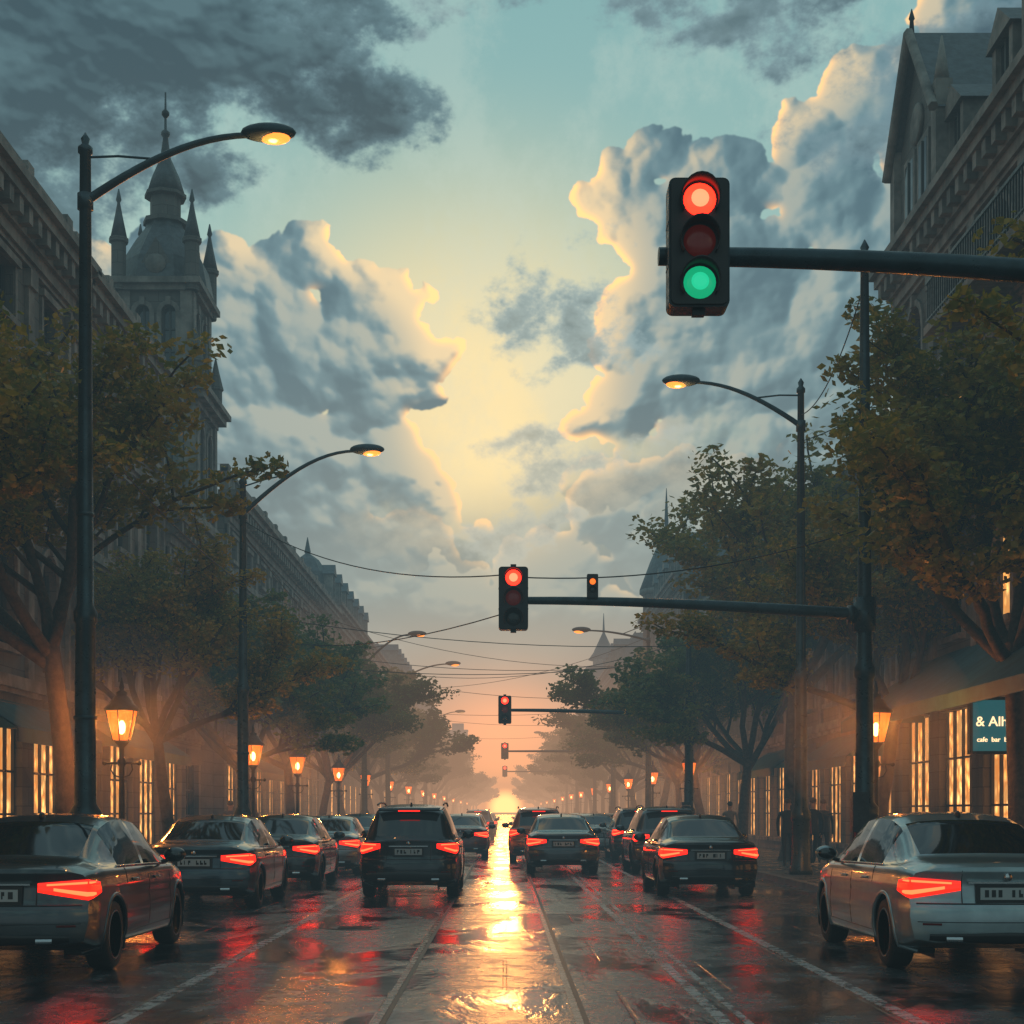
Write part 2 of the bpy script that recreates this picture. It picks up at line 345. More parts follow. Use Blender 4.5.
# ------------------------------------------------------------------ mesh builder
class MB:
    def __init__(s): s.p = {}; s.T = None
    def add(s, part, mt, verts, faces, smooth=False):
        g = s.p.setdefault(part, dict(v=[], f=[], mi=[], sm=[], mats=[]))
        if mt not in g['mats']: g['mats'].append(mt)
        mi = g['mats'].index(mt); o = len(g['v'])
        if s.T is not None: verts = [tuple(s.T @ Vector(v)) for v in verts]
        g['v'].extend(verts); g['f'].extend([tuple(i + o for i in f) for f in faces])
        g['mi'].extend([mi] * len(faces)); g['sm'].extend([smooth] * len(faces))
    def box(s, part, mt, x0, x1, y0, y1, z0, z1):
        v = [(x0,y0,z0),(x1,y0,z0),(x1,y1,z0),(x0,y1,z0),(x0,y0,z1),(x1,y0,z1),(x1,y1,z1),(x0,y1,z1)]
        s.add(part, mt, v, [(0,3,2,1),(4,5,6,7),(0,1,5,4),(1,2,6,5),(2,3,7,6),(3,0,4,7)])
    def tube(s, part, mt, pts, rad, n=10, smooth=True):
        pts = [Vector(p) for p in pts]; rr = rad if isinstance(rad, (list, tuple)) else [rad] * len(pts)
        v = []; f = []; up = None
        for i, p in enumerate(pts):
            a = pts[max(0, i - 1)]; b = pts[min(len(pts) - 1, i + 1)]; tdir = (b - a).normalized()
            if up is None: up = Vector((0, 0, 1)) if abs(tdir.z) < .9 else Vector((1, 0, 0))
            sx = tdir.cross(up)
            if sx.length < 1e-4: sx = tdir.cross(Vector((0, 1, 0)))
            sx.normalize(); up = sx.cross(tdir).normalized()
            for k in range(n):
                an = 2 * math.pi * k / n; q = p + (sx * math.cos(an) + up * math.sin(an)) * rr[i]; v.append(tuple(q))
        for i in range(len(pts) - 1):
            for k in range(n):
                k2 = (k + 1) % n; f.append((i*n+k, i*n+k2, (i+1)*n+k2, (i+1)*n+k))
        s.add(part, mt, v, f, smooth)
        s.add(part, mt, v[:n], [tuple(range(n - 1, -1, -1))]); s.add(part, mt, v[-n:], [tuple(range(n))])
    def lathe(s, part, mt, prof, c=(0, 0, 0), n=14, axis='z', smooth=True, rot=0):
        v = []; f = []
        for (r, h) in prof:
            for k in range(n):
                an = 2 * math.pi * k / n + rot; a = r * math.cos(an); b = r * math.sin(an)
                q = {'z': (a, b, h), 'x': (h, a, b), 'y': (a, h, b)}[axis]
                v.append((q[0] + c[0], q[1] + c[1], q[2] + c[2]))
        for i in range(len(prof) - 1):
            for k in range(n):
                k2 = (k + 1) % n; f.append((i*n+k, i*n+k2, (i+1)*n+k2, (i+1)*n+k))
        f.append(tuple(range(n - 1, -1, -1))); o = (len(prof) - 1) * n; f.append(tuple(o + k for k in range(n)))
        s.add(part, mt, v, f, smooth)
    def grid(s, part, mt, rows, smooth=True):
        nr = len(rows); nc = len(rows[0]); v = [p for r in rows for p in r]
        f = [(i*nc+j, i*nc+j+1, (i+1)*nc+j+1, (i+1)*nc+j) for i in range(nr - 1) for j in range(nc - 1)]
        s.add(part, mt, v, f, smooth)
    def ellipsoid(s, part, mt, c, r, n=14, m=8):
        prof = [(max(.001, math.sin(math.pi * i / m)), -math.cos(math.pi * i / m)) for i in range(m + 1)]
        v = []; f = []
        for (rr, h) in prof:
            for k in range(n):
                an = 2 * math.pi * k / n
                v.append((c[0] + rr * math.cos(an) * r[0], c[1] + rr * math.sin(an) * r[1], c[2] + h * r[2]))
        for i in range(m):
            for k in range(n):
                k2 = (k + 1) % n; f.append((i*n+k, i*n+k2, (i+1)*n+k2, (i+1)*n+k))
        s.add(part, mt, v, f, True)
    def prism_y(s, part, mt, poly, y0, y1):
        n = len(poly); v = [(x, y0, z) for x, z in poly] + [(x, y1, z) for x, z in poly]
        f = [tuple(range(n)), tuple(range(2*n-1, n-1, -1))] + [(i, n+i, n+(i+1) % n, (i+1) % n) for i in range(n)]
        s.add(part, mt, v, f)
    def meshes(s, name):
        out = []
        for part, g in s.p.items():
            me = bpy.data.meshes.new(name + '_' + part); me.from_pydata(g['v'], [], g['f'])
            for mt in g['mats']: me.materials.append(mt)
            me.polygons.foreach_set('material_index', g['mi']); me.polygons.foreach_set('use_smooth', g['sm'])
            me.update(); out.append((part, me))
        return out
    def finish(s, name, loc=(0, 0, 0), rotz=0, ms=None, scale=(1, 1, 1)):
        e = bpy.data.objects.new(name, None); e.empty_display_size = .3
        e.location = loc; e.rotation_euler = (0, 0, rotz); e.scale = scale; COL.objects.link(e)
        for part, me in (ms or s.meshes(name)):
            o = bpy.data.objects.new(part, me); COL.objects.link(o); o.parent = e
        return e
def single(name, B, part):
    me = [m for p, m in B.meshes(name) if p == part][0]
    o = bpy.data.objects.new(name, me); COL.objects.link(o); return o
def rrect(w, h, r, n=4):
    pts = []
    for cx, cz, a0 in ((w-r, h-r, 0), (-w+r, h-r, 90), (-w+r, -h+r, 180), (w-r, -h+r, 270)):
        for i in range(n + 1):
            a = math.radians(a0 + 90 * i / n); pts.append((cx + r*math.cos(a), cz + r*math.sin(a)))
    return pts

# ------------------------------------------------------------------ ground, road, pavements
KX = 6.0; FX = 10.5
B = MB(); B.add('g', GROUND, [(-3000,-500,-.03),(3000,-500,-.03),(3000,5000,-.03),(-3000,5000,-.03)], [(0,1,2,3)]); single('ground', B, 'g')
B = MB(); B.add('r', ROAD, [(-KX,-30,0),(KX,-30,0),(KX,900,0),(-KX,900,0)], [(0,1,2,3)]); single('road', B, 'r')
for sgn in (-1, 1):
    B = MB(); x0, x1 = sorted((sgn*(KX+.16), sgn*FX)); B.box('p', PAVE, x0, x1, -30, 900, -.02, .128)
    single('pavement', B, 'p')
    B = MB(); x0, x1 = sorted((sgn*KX, sgn*(KX+.158)))
    y = -30
    while y < 300:
        B.box('k', KERB, x0, x1, y, y + .985, -.02, .134); y += 1.0
    B.box('k', KERB, x0, x1, y, 900, -.02, .134)
    single('kerb', B, 'k')
B = MB()
for x in (-2.85, 3.05): B.box('m', PAINT, x - .06, x + .06, -10, 400, -.01, .004)
B.box('m', PAINT, 1.57, 1.67, -10, 400, -.01, .004); B.box('m', PAINT, 1.76, 1.82, -10, 400, -.01, .004)
single('lane_marking', B, 'm')
B = MB()
for x in (-.95, .55):
    B.box('m', RAIL, x - .03, x + .03, -10, 400, -.01, .005); B.box('m', BLACKP, x + .033, x + .075, -10, 400, -.01, .003)
single('tram_rail', B, 'm')
for (mx, my) in ((-2.0, 20), (2.4, 23)):
    B = MB(); B.lathe('cover', IRON, [(.34, -.01), (.34, .007), (.31, .010), (.30, .006), (.01, .006)], (mx, my, 0), 28, smooth=False)
    for k in range(-3, 4): B.box('cover', IRON, mx - .22, mx + .22, my + k*.07 - .012, my + k*.07 + .012, .005, .012)
    B.finish('manhole_cover')

# ------------------------------------------------------------------ buildings
def bay_opening(B, a, b, z0, z1, ow, za, zb, arch, wall, glass, rng, detail=2, ped=False):
    c = (a+b)/2; l = c-ow/2; r = c+ow/2; th = .32
    B.box('walls', wall, a, l, -th, 0, z0, z1); B.box('walls', wall, r, b, -th, 0, z0, z1)
    if za > z0: B.box('walls', wall, l, r, -th, 0, z0, za)
    if arch:
        R = ow/2; sp = zb - R; K = 8
        arc = [(c - R*math.cos(math.pi*k/K), sp + R*math.sin(math.pi*k/K)) for k in range(K+1)]
        v = []; f = []
        for (x, z) in arc: v += [(x, 0, z), (x, 0, z1), (x, -th, z)]
        for k in range(K):
            i = 3*k; f += [(i, i+3, i+4, i+1), (i, i+2, i+5, i+3)]
        B.add('walls', wall, v, f)
        v = []; f = []
        for k, (x, z) in enumerate(arc):
            an = math.pi*k/K; ox = -math.cos(an)*.16; oz = math.sin(an)*.16
            v += [(x, .07, z), (x+ox, .07, z+oz), (x+ox, .0, z+oz), (x, -.05, z)]
        for k in range(K):
            i = 4*k; f += [(i, i+4, i+5, i+1), (i+1, i+5, i+6, i+2), (i, i+3, i+7, i+4)]
        B.add('trim', TRIM, v, f)
        B.box('trim', TRIM, c-.09, c+.09, 0, .13, zb-.02, zb+.28)
        if detail > 1:
            B.box('trim', TRIM, l-.16, l, 0, .066, za, sp); B.box('trim', TRIM, r, r+.16, 0, .066, za, sp)
    else:
        B.box('walls', wall, l, r, -th, 0, zb, z1)
        if detail > 1:
            B.box('trim', TRIM, l-.14, l-.002, 0, .06, za, zb); B.box('trim', TRIM, r+.002, r+.14, 0, .06, za, zb)
            B.box('trim', TRIM, l-.2, r+.2, 0, .13, zb+.002, zb+.16)
            if ped:
                vv = [(l-.3,0,zb+.17),(r+.3,0,zb+.17),(c,0,zb+.55),(l-.3,.22,zb+.17),(r+.3,.22,zb+.17),(c,.22,zb+.55)]
                B.add('trim', TRIM, vv, [(0,2,1),(3,4,5),(0,1,4,3),(1,2,5,4),(2,0,3,5)])
    if detail > 0: B.box('trim', TRIM, l-.15, r+.15, 0, .17, za-.14, za-.003)
    B.add('windows', glass, [(l,-.24,za),(r,-.24,za),(r,-.24,zb),(l,-.24,zb)], [(0,1,2,3)])
    if detail > 0:
        B.box('windows', FRAME, c-.03, c+.03, -.235, -.17, za, zb)
        B.box('windows', FRAME, l, l+.06, -.234, -.165, za, zb); B.box('windows', FRAME, r-.06, r, -.234, -.165, za, zb)
        nz = 3 if zb-za > 1.8 else 2
        for k in range(1, nz):
            z = za + (zb-za)*k/nz; B.box('windows', FRAME, l+.06, r-.06, -.233, -.175, z-.025, z+.025)

def facade(B, u0, u1, rows, bay, wall, rng, plit=.08, detail=2, pil=True):
    n = max(1, round((u1-u0)/bay)); bw = (u1-u0)/n
    for ri, (z0, z1, kind) in enumerate(rows):
        for i in range(n):
            a = u0+i*bw; b = a+bw; g = LITW if rng.random() < plit else GLASS
            if kind == 'shop':
                g = SHOPW if rng.random() < .88 else GLASS
                bay_opening(B, a, b, z0, z1, bw*.76, z0+.45, z1-.95, False, wall, g, rng, min(detail, 1))
                if detail > 1:
                    l = (a+b)/2-bw*.38; r = l+bw*.76
                    B.box('trim', FRAME, l, r, -.1, .12, z1-.93, z1-.45)
                    for q in (.25, .75): B.box('windows', FRAME, l+(r-l)*q-.03, l+(r-l)*q+.03, -.232, -.16, z0+.45, z1-.95)
            elif kind == 'arch': bay_opening(B, a, b, z0, z1, bw*.42, z0+.75, z1-.55, True, wall, g, rng, detail)
            elif kind == 'rect': bay_opening(B, a, b, z0, z1, bw*.42, z0+.7, z1-.8, False, wall, g, rng, detail, ped=True)
            elif kind == 'small': bay_opening(B, a, b, z0, z1, bw*.34, z0+.6, z1-.5, False, wall, g, rng, detail)
        B.box('trim', TRIM, u0-.05, u1+.05, 0, .20, z1-.13, z1+.13)
        if detail > 1: B.box('trim', TRIM, u0-.05, u1+.05, 0, .12, z1-.24, z1-.132)
    if pil:
        z0 = rows[1][0] + .14; z1 = rows[-1][1] - .25
        for i in range(n+1):
            u = u0+i*bw; w = .2
            B.box('trim', TRIM, max(u0, u-w), min(u1, u+w), 0, .09, z0, z1)
            B.box('trim', TRIM, max(u0, u-w-.06), min(u1, u+w+.06), 0, .16, z1-.4, z1-.02)

def cornice(B, u0, u1, z, detail=2, proj=.75):
    B.box('trim', TRIM, u0-.1, u1+.1, -.2, proj*.4, z+.132, z+.45)
    B.box('trim', TRIM, u0-.25, u1+.25, -.2, proj*.8, z+.55, z+.78)
    B.box('trim', TRIM, u0-.3, u1+.3, -.2, proj, z+.782, z+.98)
    B.box('trim', TRIM, u0-.1, u1+.1, -.2, proj*.5, z+.452, z+.548)
    if detail > 1:
        u = u0
        while u < u1:
            B.box('trim', TRIM, u, u+.26, proj*.4+.001, proj*.72, z+.2, z+.549); u += .62

def balustrade(B, u0, u1, z, n0=.0):
    B.box('trim', TRIM, u0, u1, n0-.3, n0-.02, z, z+.16); B.box('trim', TRIM, u0, u1, n0-.28, n0-.04, z+.75, z+.9)
    u = u0; k = 0
    while u < u1:
        if k % 9 == 0:
            B.box('trim', TRIM, u, u+.45, n0-.33, n0+.0, z+.16, z+1.02); u += .55
        else:
            B.box('trim', TRIM, u, u+.14, n0-.22, n0-.1, z+.16, z+.75); u += .3
        k += 1

def frame_T(side):
    return Matrix(((0, -side, 0, side*FX), (1, 0, 0, 0), (0, 0, 1, 0), (0, 0, 0, 1)))
def end_T(side, Y):
    return Matrix(((side, 0, 0, side*FX), (0, -1, 0, Y), (0, 0, 1, 0), (0, 0, 0, 1)))

def building(side, y0, y1, rows, bay, wall, roof='balustrade', seed=1, plit=.08, detail=2, depth=13, gables=(), end=False, mh=3.5, aw=()):
    rng = random.Random(seed); B = MB(); B.T = frame_T(side)
    H = rows[-1][1]
    B.box('walls', wall, y0, y1, -depth, -.322, 0, H)
    facade(B, y0, y1, rows, bay, wall, rng, plit, detail)
    cornice(B, y0, y1, H, detail)
    top = H + .985
    if roof == 'balustrade':
        balustrade(B, y0, y1, top, .15) if detail > 1 else B.box('trim', TRIM, y0, y1, -.3, 0, top, top+.9)
        B.box('roof', SLATE, y0, y1, -depth, -.4, H+.003, top)
    else:
        v = [(y0,-.1,top),(y1,-.1,top),(y1,-depth,top),(y0,-depth,top),(y0+1.0,-1.9,top+mh),(y1-1.0,-1.9,top+mh),(y1-1.0,-depth+2,top+mh),(y0+1.0,-depth+2,top+mh)]
        B.add('roof', SLATE, v, [(0,1,5,4),(1,2,6,5),(2,3,7,6),(3,0,4,7),(4,5,6,7)])
        B.box('roof', SLATE, y0, y1, -depth, -.25, H+.003, top-.003)
        B.box('roof', IRON, y0+1, y1-1, -1.95, -1.85, top+mh, top+mh+.12)
        n = max(1, round((y1-y0)/(bay*1.0)))
        for i in range(n):
            c = y0 + (i+.5)*(y1-y0)/n
            if any(abs(c-g) < 2.6 for g, _ in gables): continue
            B.box('dormers', TRIM, c-.65, c-.42, -1.6, .0, top, top+1.9); B.box('dormers', TRIM, c+.42, c+.65, -1.6, .0, top, top+1.9)
            B.box('dormers', TRIM, c-.419, c+.419, -1.6, 0, top, top+.4)
            B.add('dormers', GLASS, [(c-.42,-.12,top+.4),(c+.42,-.12,top+.4),(c+.42,-.12,top+1.9),(c-.42,-.12,top+1.9)], [(0,1,2,3)])
            B.box('dormers', FRAME, c-.03, c+.03, -.11, -.06, top+.4, top+1.9)
            vv = [(c-.8,.1,top+1.9),(c+.8,.1,top+1.9),(c,.1,top+2.55),(c-.8,-1.9,top+1.9),(c+.8,-1.9,top+1.9),(c,-1.9,top+2.55)]
            B.add('dormers', TRIM, vv[:3], [(0,1,2)]); B.add('roof', SLATE, vv, [(0,3,5,2),(1,2,5,4),(0,1,4,3)])
    for (gc, gh) in gables:
        w = 1.9; zt = top + gh*.50; za = top + gh
        B.box('walls', wall, gc-w, gc+w, -3.5, .12, top, zt)
        vv = [(gc-w,.12,zt),(gc+w,.12,zt),(gc,.12,za)]
        B.add('walls', wall, vv, [(0,1,2)])
        vr = [(gc-w-.25,.4,zt-.2),(gc+w+.25,.4,zt-.2),(gc,.4,za+.2),(gc-w-.25,-5,zt-.2),(gc+w+.25,-5,zt-.2),(gc,-5,za+.2)]
        B.add('roof', SLATE, vr, [(0,3,5,2),(1,2,5,4)])
        for sg in (-1, 1):
            B.tube('trim', TRIM, [(gc+sg*(w+.25), .38, zt-.2), (gc, .38, za+.2)], .13, 6)
            B.box('trim', TRIM, gc+sg*w-.2, gc+sg*w+.2, -.1, .3, top, zt+.5)
            B.lathe('trim', TRIM, [(.2, zt+.5), (.14, zt+.9), (.02, zt+1.6)], (gc+sg*w, .1, 0), 8)
        for du in (-.62, .62):
            B.box('trim', TRIM, gc+du-.5, gc+du+.5, .12, .2, top+.5, zt-.2); B.add('windows', GLASS, [(gc+du-.36,.205,top+.6),(gc+du+.36,.205,top+.6),(gc+du+.36,.205,zt-.35),(gc+du-.36,.205,zt-.35)], [(0,1,2,3)])
            B.box('windows', FRAME, gc+du-.03, gc+du+.03, .206, .24, top+.6, zt-.35)
        B.lathe('trim', TRIM, [(.5, 0), (.5, .08), (.34, .08)], (gc, .13, zt+.35), 16, axis='y')
        B.lathe('trim', IRON, [(.07, za+.2), (.05, za+.5), (.08, za+.55), (.01, za+.8)], (gc, .3, 0), 8)
    for (a, b, c0) in aw:
        za, zf, pr = c0
        pts = [(.02, za), (pr, zf), (pr, zf-.28), (pr-.03, zf-.28), (pr-.03, zf-.02), (.02, za-.04)]
        v = [(a, y, z) for y, z in pts] + [(b, y, z) for y, z in pts]; n = len(pts)
        B.add('awning', AWN, v, [(0,1,n+1,n), (1,2,n+2,n+1), (2,3,n+3,n+2), (3,4,n+4,n+3), (4,5,n+5,n+4)])
        for u in (a, b): B.add('awning', AWN, [(u, .02, za-.02), (u, pr-.02, zf-.02), (u, .02, zf-.02)], [(0,1,2)])
    for i in range(max(1, int((y1-y0)/9))):
        c = y0+4+i*9
        if c < y1-1:
            zt = top + (mh if roof != 'balustrade' else .6) - .8
            B.box('chimneys', wall, c-.5, c+.5, -5.5, -4.7, H+.5, zt+1.3); B.box('chimneys', TRIM, c-.6, c+.6, -5.6, -4.6, zt+1.3, zt+1.5)
            for q in (-.28, .28): B.lathe('chimneys', BARK, [(.13, zt+1.5), (.11, zt+2.0)], (c+q, -5.1, 0), 8)
    if end:
        B.T = end_T(side, y0)
        facade(B, .02, depth-.3, rows, 3.2, wall, rng, plit, detail, pil=False)
    B.T = None
    return B

B = building(-1, 6, 36, [(.13,4.3,'shop'),(4.3,8.0,'arch'),(8.0,11.4,'rect'),(11.4,13.7,'small')], 3.0, STONE_A, 'balustrade', 3, .30, aw=[(20,27.5,(3.9,3.2,1.1)),(29,35,(3.9,3.2,1.1))]); B.finish('ornate_stone_building')
B = building(-1, 36.3, 46, [(.13,4.3,'shop'),(4.3,8.0,'arch'),(8.0,11.2,'rect'),(11.2,13.6,'arch')], 3.2, STONE_B, 'balustrade', 4, .14, aw=[(37,45,(3.9,3.2,1.1))]); B.finish('ornate_stone_building')
B = building(-1, 46.3, 51.8, [(.13,4.1,'shop'),(4.1,7.5,'arch'),(7.5,10,'small')], 2.7, STONE_C, 'balustrade', 5, .1); B.finish('ornate_stone_building')
B = building(-1, 56.2, 90, [(.13,4.3,'shop'),(4.3,7.6,'arch'),(7.6,10.6,'rect'),(10.6,12.6,'small')], 3.4, STONE_C, 'balustrade', 6, .06, aw=[(58,66,(3.9,3.1,1.2))]); B.finish('ornate_stone_building')
B = building(-1, 90.3, 116, [(.13,4.3,'shop'),(4.3,8,'arch'),(8,11.2,'rect'),(11.2,13.2,'small')], 3.7, STONE_B, 'mansard', 7, .05, detail=1, end=True, mh=2.5)
B.T = frame_T(-1)
B.lathe('turret', STONE_B, [(1.2, 13), (1.2, 14.9), (1.4, 15.0), (1.4, 15.2)], (92.0, -1.6, 0), 8, smooth=False); B.lathe('turret', SLATE, [(1.35, 15.2), (1.2, 16.2), (.7, 17.0), (.15, 17.4), (.2, 17.5), (.02, 18.4)], (92.0, -1.6, 0), 8, smooth=False)
B.finish('turreted_stone_building')
yy = 117; sd = 20
while yy < 430:
    L = 22 + (sd*7) % 15; hh = [0, 1.2, -1.5, .6, 2][sd % 5]
    B = building(-1, yy, yy+L, [(.13,4.3,'shop'),(4.3,8,'arch'),(8,11.2,'rect'),(11.2,13.2+hh,'small')], 4.2, [STONE_A, STONE_C, STONE_B][sd % 3], ['balustrade', 'mansard'][sd % 2], sd, .05, detail=0, mh=2.5)
    B.finish('stone_terrace_building'); yy += L+.4; sd += 1
B = building(1, 10, 40, [(.13,4.9,'shop'),(4.9,8.7,'arch'),(8.7,12.2,'rect'),(12.2,15.0,'arch')], 3.3, STONE_A, 'mansard', 8, .20, gables=((37.6, 4.9), (27.5, 4.9)), mh=3.0, aw=[(23.5,37.5,(5.3,3.8,2.1))])
B.T = frame_T(1)
for (ba, bb, bz) in ((26, 33.5, 12.35), (20, 36, 8.9)):
    B.box('balcony', TRIM, ba, bb, .2, 1.15, bz-.18, bz)
    B.box('balcony', IRON, ba, bb, 1.06, 1.12, bz+.95, bz+1.02); B.box('balcony', IRON, ba, bb, 1.07, 1.11, bz+.12, bz+.16)
    u = ba
    while u < bb: B.box('balcony', IRON, u, u+.03, 1.075, 1.105, bz, bz+.95); u += .16
    u = ba+.3
    while u < bb: B.box('balcony', TRIM, u, u+.25, 0.2, .8, bz-.55, bz-.18); u += 2.2
B.finish('ornate_gabled_building')
B = building(1, 40.4, 62, [(.13,4.3,'shop'),(4.3,7.7,'arch'),(7.7,10.3,'small')], 3.2, STONE_B, 'balustrade', 9, .12, aw=[(41,48,(3.9,3.1,1.2)),(52,60,(3.9,3.1,1.2))]); B.finish('ornate_stone_building')
B = building(1, 62.3, 87, [(.13,4.3,'shop'),(4.3,7.6,'rect'),(7.6,10.0,'arch')], 3.4, STONE_C, 'balustrade', 10, .08); B.finish('ornate_stone_building')
B = building(1, 87.3, 110, [(.13,4.5,'shop'),(4.5,8.0,'arch'),(8.0,11.2,'rect'),(11.2,14.6,'arch')], 3.4, STONE_C, 'mansard', 12, .05, end=True, mh=3.6)
B.T = frame_T(1)
B.lathe('turret', STONE_C, [(1.7, 13), (1.7, 17.2), (1.95, 17.3), (1.95, 17.6)], (108.6, -1.2, 0), 12); B.lathe('turret', SLATE, [(1.95, 17.6), (1.2, 19.6), (.35, 21.6), (.12, 22.3), (.16, 22.5), (.02, 25.0)], (108.6, -1.2, 0), 12)
B.finish('ornate_turreted_building')
yy = 111
while yy < 430:
    L = 20 + (sd*5) % 15; hh = [0, 1.5, -1.0, 2.0, .5][sd % 5]
    B = building(1, yy, yy+L, [(.13,4.3,'shop'),(4.3,8,'arch'),(8,11.0,'rect'),(11.0,12.6+hh,'small')], 4.2, [STONE_B, STONE_A, STONE_C][sd % 3], ['balustrade', 'mansard'][sd % 2], sd, .05, detail=0, mh=3)
    B.finish('stone_terrace_building'); yy += L+.4; sd += 1
def tower():
    B = MB(); X0, X1, Y0, Y1 = -13.55, -10.75, 52.0, 55.4
    cx, cy = (X0+X1)/2, (Y0+Y1)/2; S = STONE_A
    rng = random.Random(2)
    def faces4(z0, z1, w, dpt, kind):
        for (ang, half, off) in ((0, w/2, dpt/2), (math.pi/2, dpt/2, w/2), (math.pi, w/2, dpt/2), (-math.pi/2, dpt/2, w/2)):
            B.T = Matrix.Translation((cx, cy, 0)) @ Matrix.Rotation(ang, 4, 'Z') @ Matrix(((1,0,0,0),(0,-1,0,-off),(0,0,1,0),(0,0,0,1)))
            n = 2 if kind == 'tall2' else 1; bw = 2*half/n
            for i in range(n):
                a = -half+i*bw+(.32 if i == 0 else 0); b = -half+(i+1)*bw-(.32 if i == n-1 else 0)
                bay_opening(B, a, b, z0, z1, (b-a)*.55, z0+.6, z1-.5, True, S, GLASS, rng, 2)
            B.box('walls', S, -half, -half+.319, -.32, .0, z0, z1); B.box('walls', S, half-.319, half, -.32, 0, z0, z1)
            B.box('trim', TRIM, -half-.05, -half+.35, -.02, .12, z0, z1); B.box('trim', TRIM, half-.35, half+.05, -.02, .123, z0, z1)
        B.T = None
        B.box('walls', S, cx-w/2+.35, cx+w/2-.35, cy-dpt/2+.35, cy+dpt/2-.35, z0, z1)
    def band(z, w, dpt, pr, h):
        B.box('trim', TRIM, cx-w/2-pr, cx+w/2+pr, cy-dpt/2-pr, cy+dpt/2+pr, z, z+h)
    w, dp = X1-X0, Y1-Y0
    B.box('walls', S, X0, X1, Y0, Y1, 0, 8)
    faces4(8, 12.2, w, dp, 'one'); band(12.2, w, dp, .2, .25); faces4(12.45, 16.4, w, dp, 'tall2')
    band(16.4, w, dp, .15, .2); band(16.6, w, dp, .4, .25); band(16.85, w, dp, .55, .2)
    w2, d2 = 2.45, 3.0
    faces4(17.05, 20.6, w2, d2, 'tall2'); band(20.6, w2, d2, .2, .2); band(20.8, w2, d2, .38, .22)
    for ang, off, hw in ((0, d2/2, w2/2), (math.pi/2, w2/2, d2/2), (math.pi, d2/2, w2/2), (-math.pi/2, w2/2, d2/2)):
        B.T = Matrix.Translation((cx, cy, 0)) @ Matrix.Rotation(ang, 4, 'Z')
        B.add('walls', S, [(-hw*.7,-off,21.02),(hw*.7,-off,21.02),(0,-off,22.6),(-hw*.7,0,21.02),(hw*.7,0,21.02),(0,0,22.6)], [(0,1,2),(0,2,5,3),(1,4,5,2)])
        B.lathe('trim', TRIM, [(.36, 0), (.36, .08), (.24, .08)], (0, -off-.09, 21.6), 14, axis='y')
    B.T = None
    B.lathe('roof', SLATE, [(1.75, 21.02), (1.55, 22.0), (1.05, 22.9), (.72, 23.4), (.66, 23.6)], (cx, cy, 0), 8, smooth=False, rot=math.pi/8)
    B.lathe('walls', S, [(.8, 23.6), (.8, 23.75), (.55, 23.76), (.55, 24.6), (.75, 24.62), (.75, 24.75)], (cx, cy, 0), 8, smooth=False)
    B.lathe('roof', SLATE, [(.7, 24.75), (.5, 25.4), (.2, 26.1), (.09, 26.9), (.16, 27.0), (.16, 27.1), (.05, 27.2), (.03, 28.6)], (cx, cy, 0), 8)
    B.lathe('roof', IRON, [(.02, 27.6), (.14, 27.75), (.14, 27.85), (.02, 28.0)], (cx, cy, 0), 8)
    for sx in (-1, 1):
        for sy in (-1, 1):
            px, py = cx+sx*w2*.52, cy+sy*d2*.52
            B.lathe('pinnacles', S, [(.26, 20.6), (.26, 22.3), (.34, 22.35), (.34, 22.5)], (px, py, 0), 8, smooth=False)
            B.lathe('pinnacles', SLATE, [(.3, 22.5), (.14, 23.3), (.05, 23.8), (.1, 23.9), (.02, 24.3)], (px, py, 0), 8)
            px, py = cx+sx*w*.52, cy+sy*dp*.52
            B.lathe('pinnacles', S, [(.24, 17.0), (.24, 17.9), (.3, 17.95), (.26, 18.1), (.12, 18.7), (.02, 19.2)], (px, py, 0), 8, smooth=False)
    B.finish('cathedral_tower', scale=(1, 1, .955))
tower()
for (x, y, w, h, sp) in ((-42, 620, 13, 52, 0), (-22, 700, 9, 40, 0), (-58, 560, 16, 38, 1), (40, 600, 14, 60, 1), (55, 520, 18, 42, 0), (30, 720, 10, 36, 0), (70, 640, 16, 72, 0), (-75, 650, 18, 60, 0)):
    B = MB(); B.box('walls', STONE_A, x-w/2, x+w/2, y, y+w, 0, h)
    for k in range(int(h/4)):
        B.box('walls', GLASS, x-w/2+1, x+w/2-1, y-.15, y-.01, k*4+1.2, k*4+3)
        B.box('walls', TRIM, x-w/2-.3, x+w/2+.3, y-.4, y+w, k*4+3.6, k*4+3.9)
    B.box('walls', TRIM, x-w*.3, x+w*.3, y+1, y+w*.7, h, h+3)
    if sp: B.lathe('roof', SLATE, [(w*.45, h+3), (w*.3, h+6), (.5, h+14), (.1, h+22)], (x, y+w/2, 0), 8)
    B.finish('distant_tower_building')

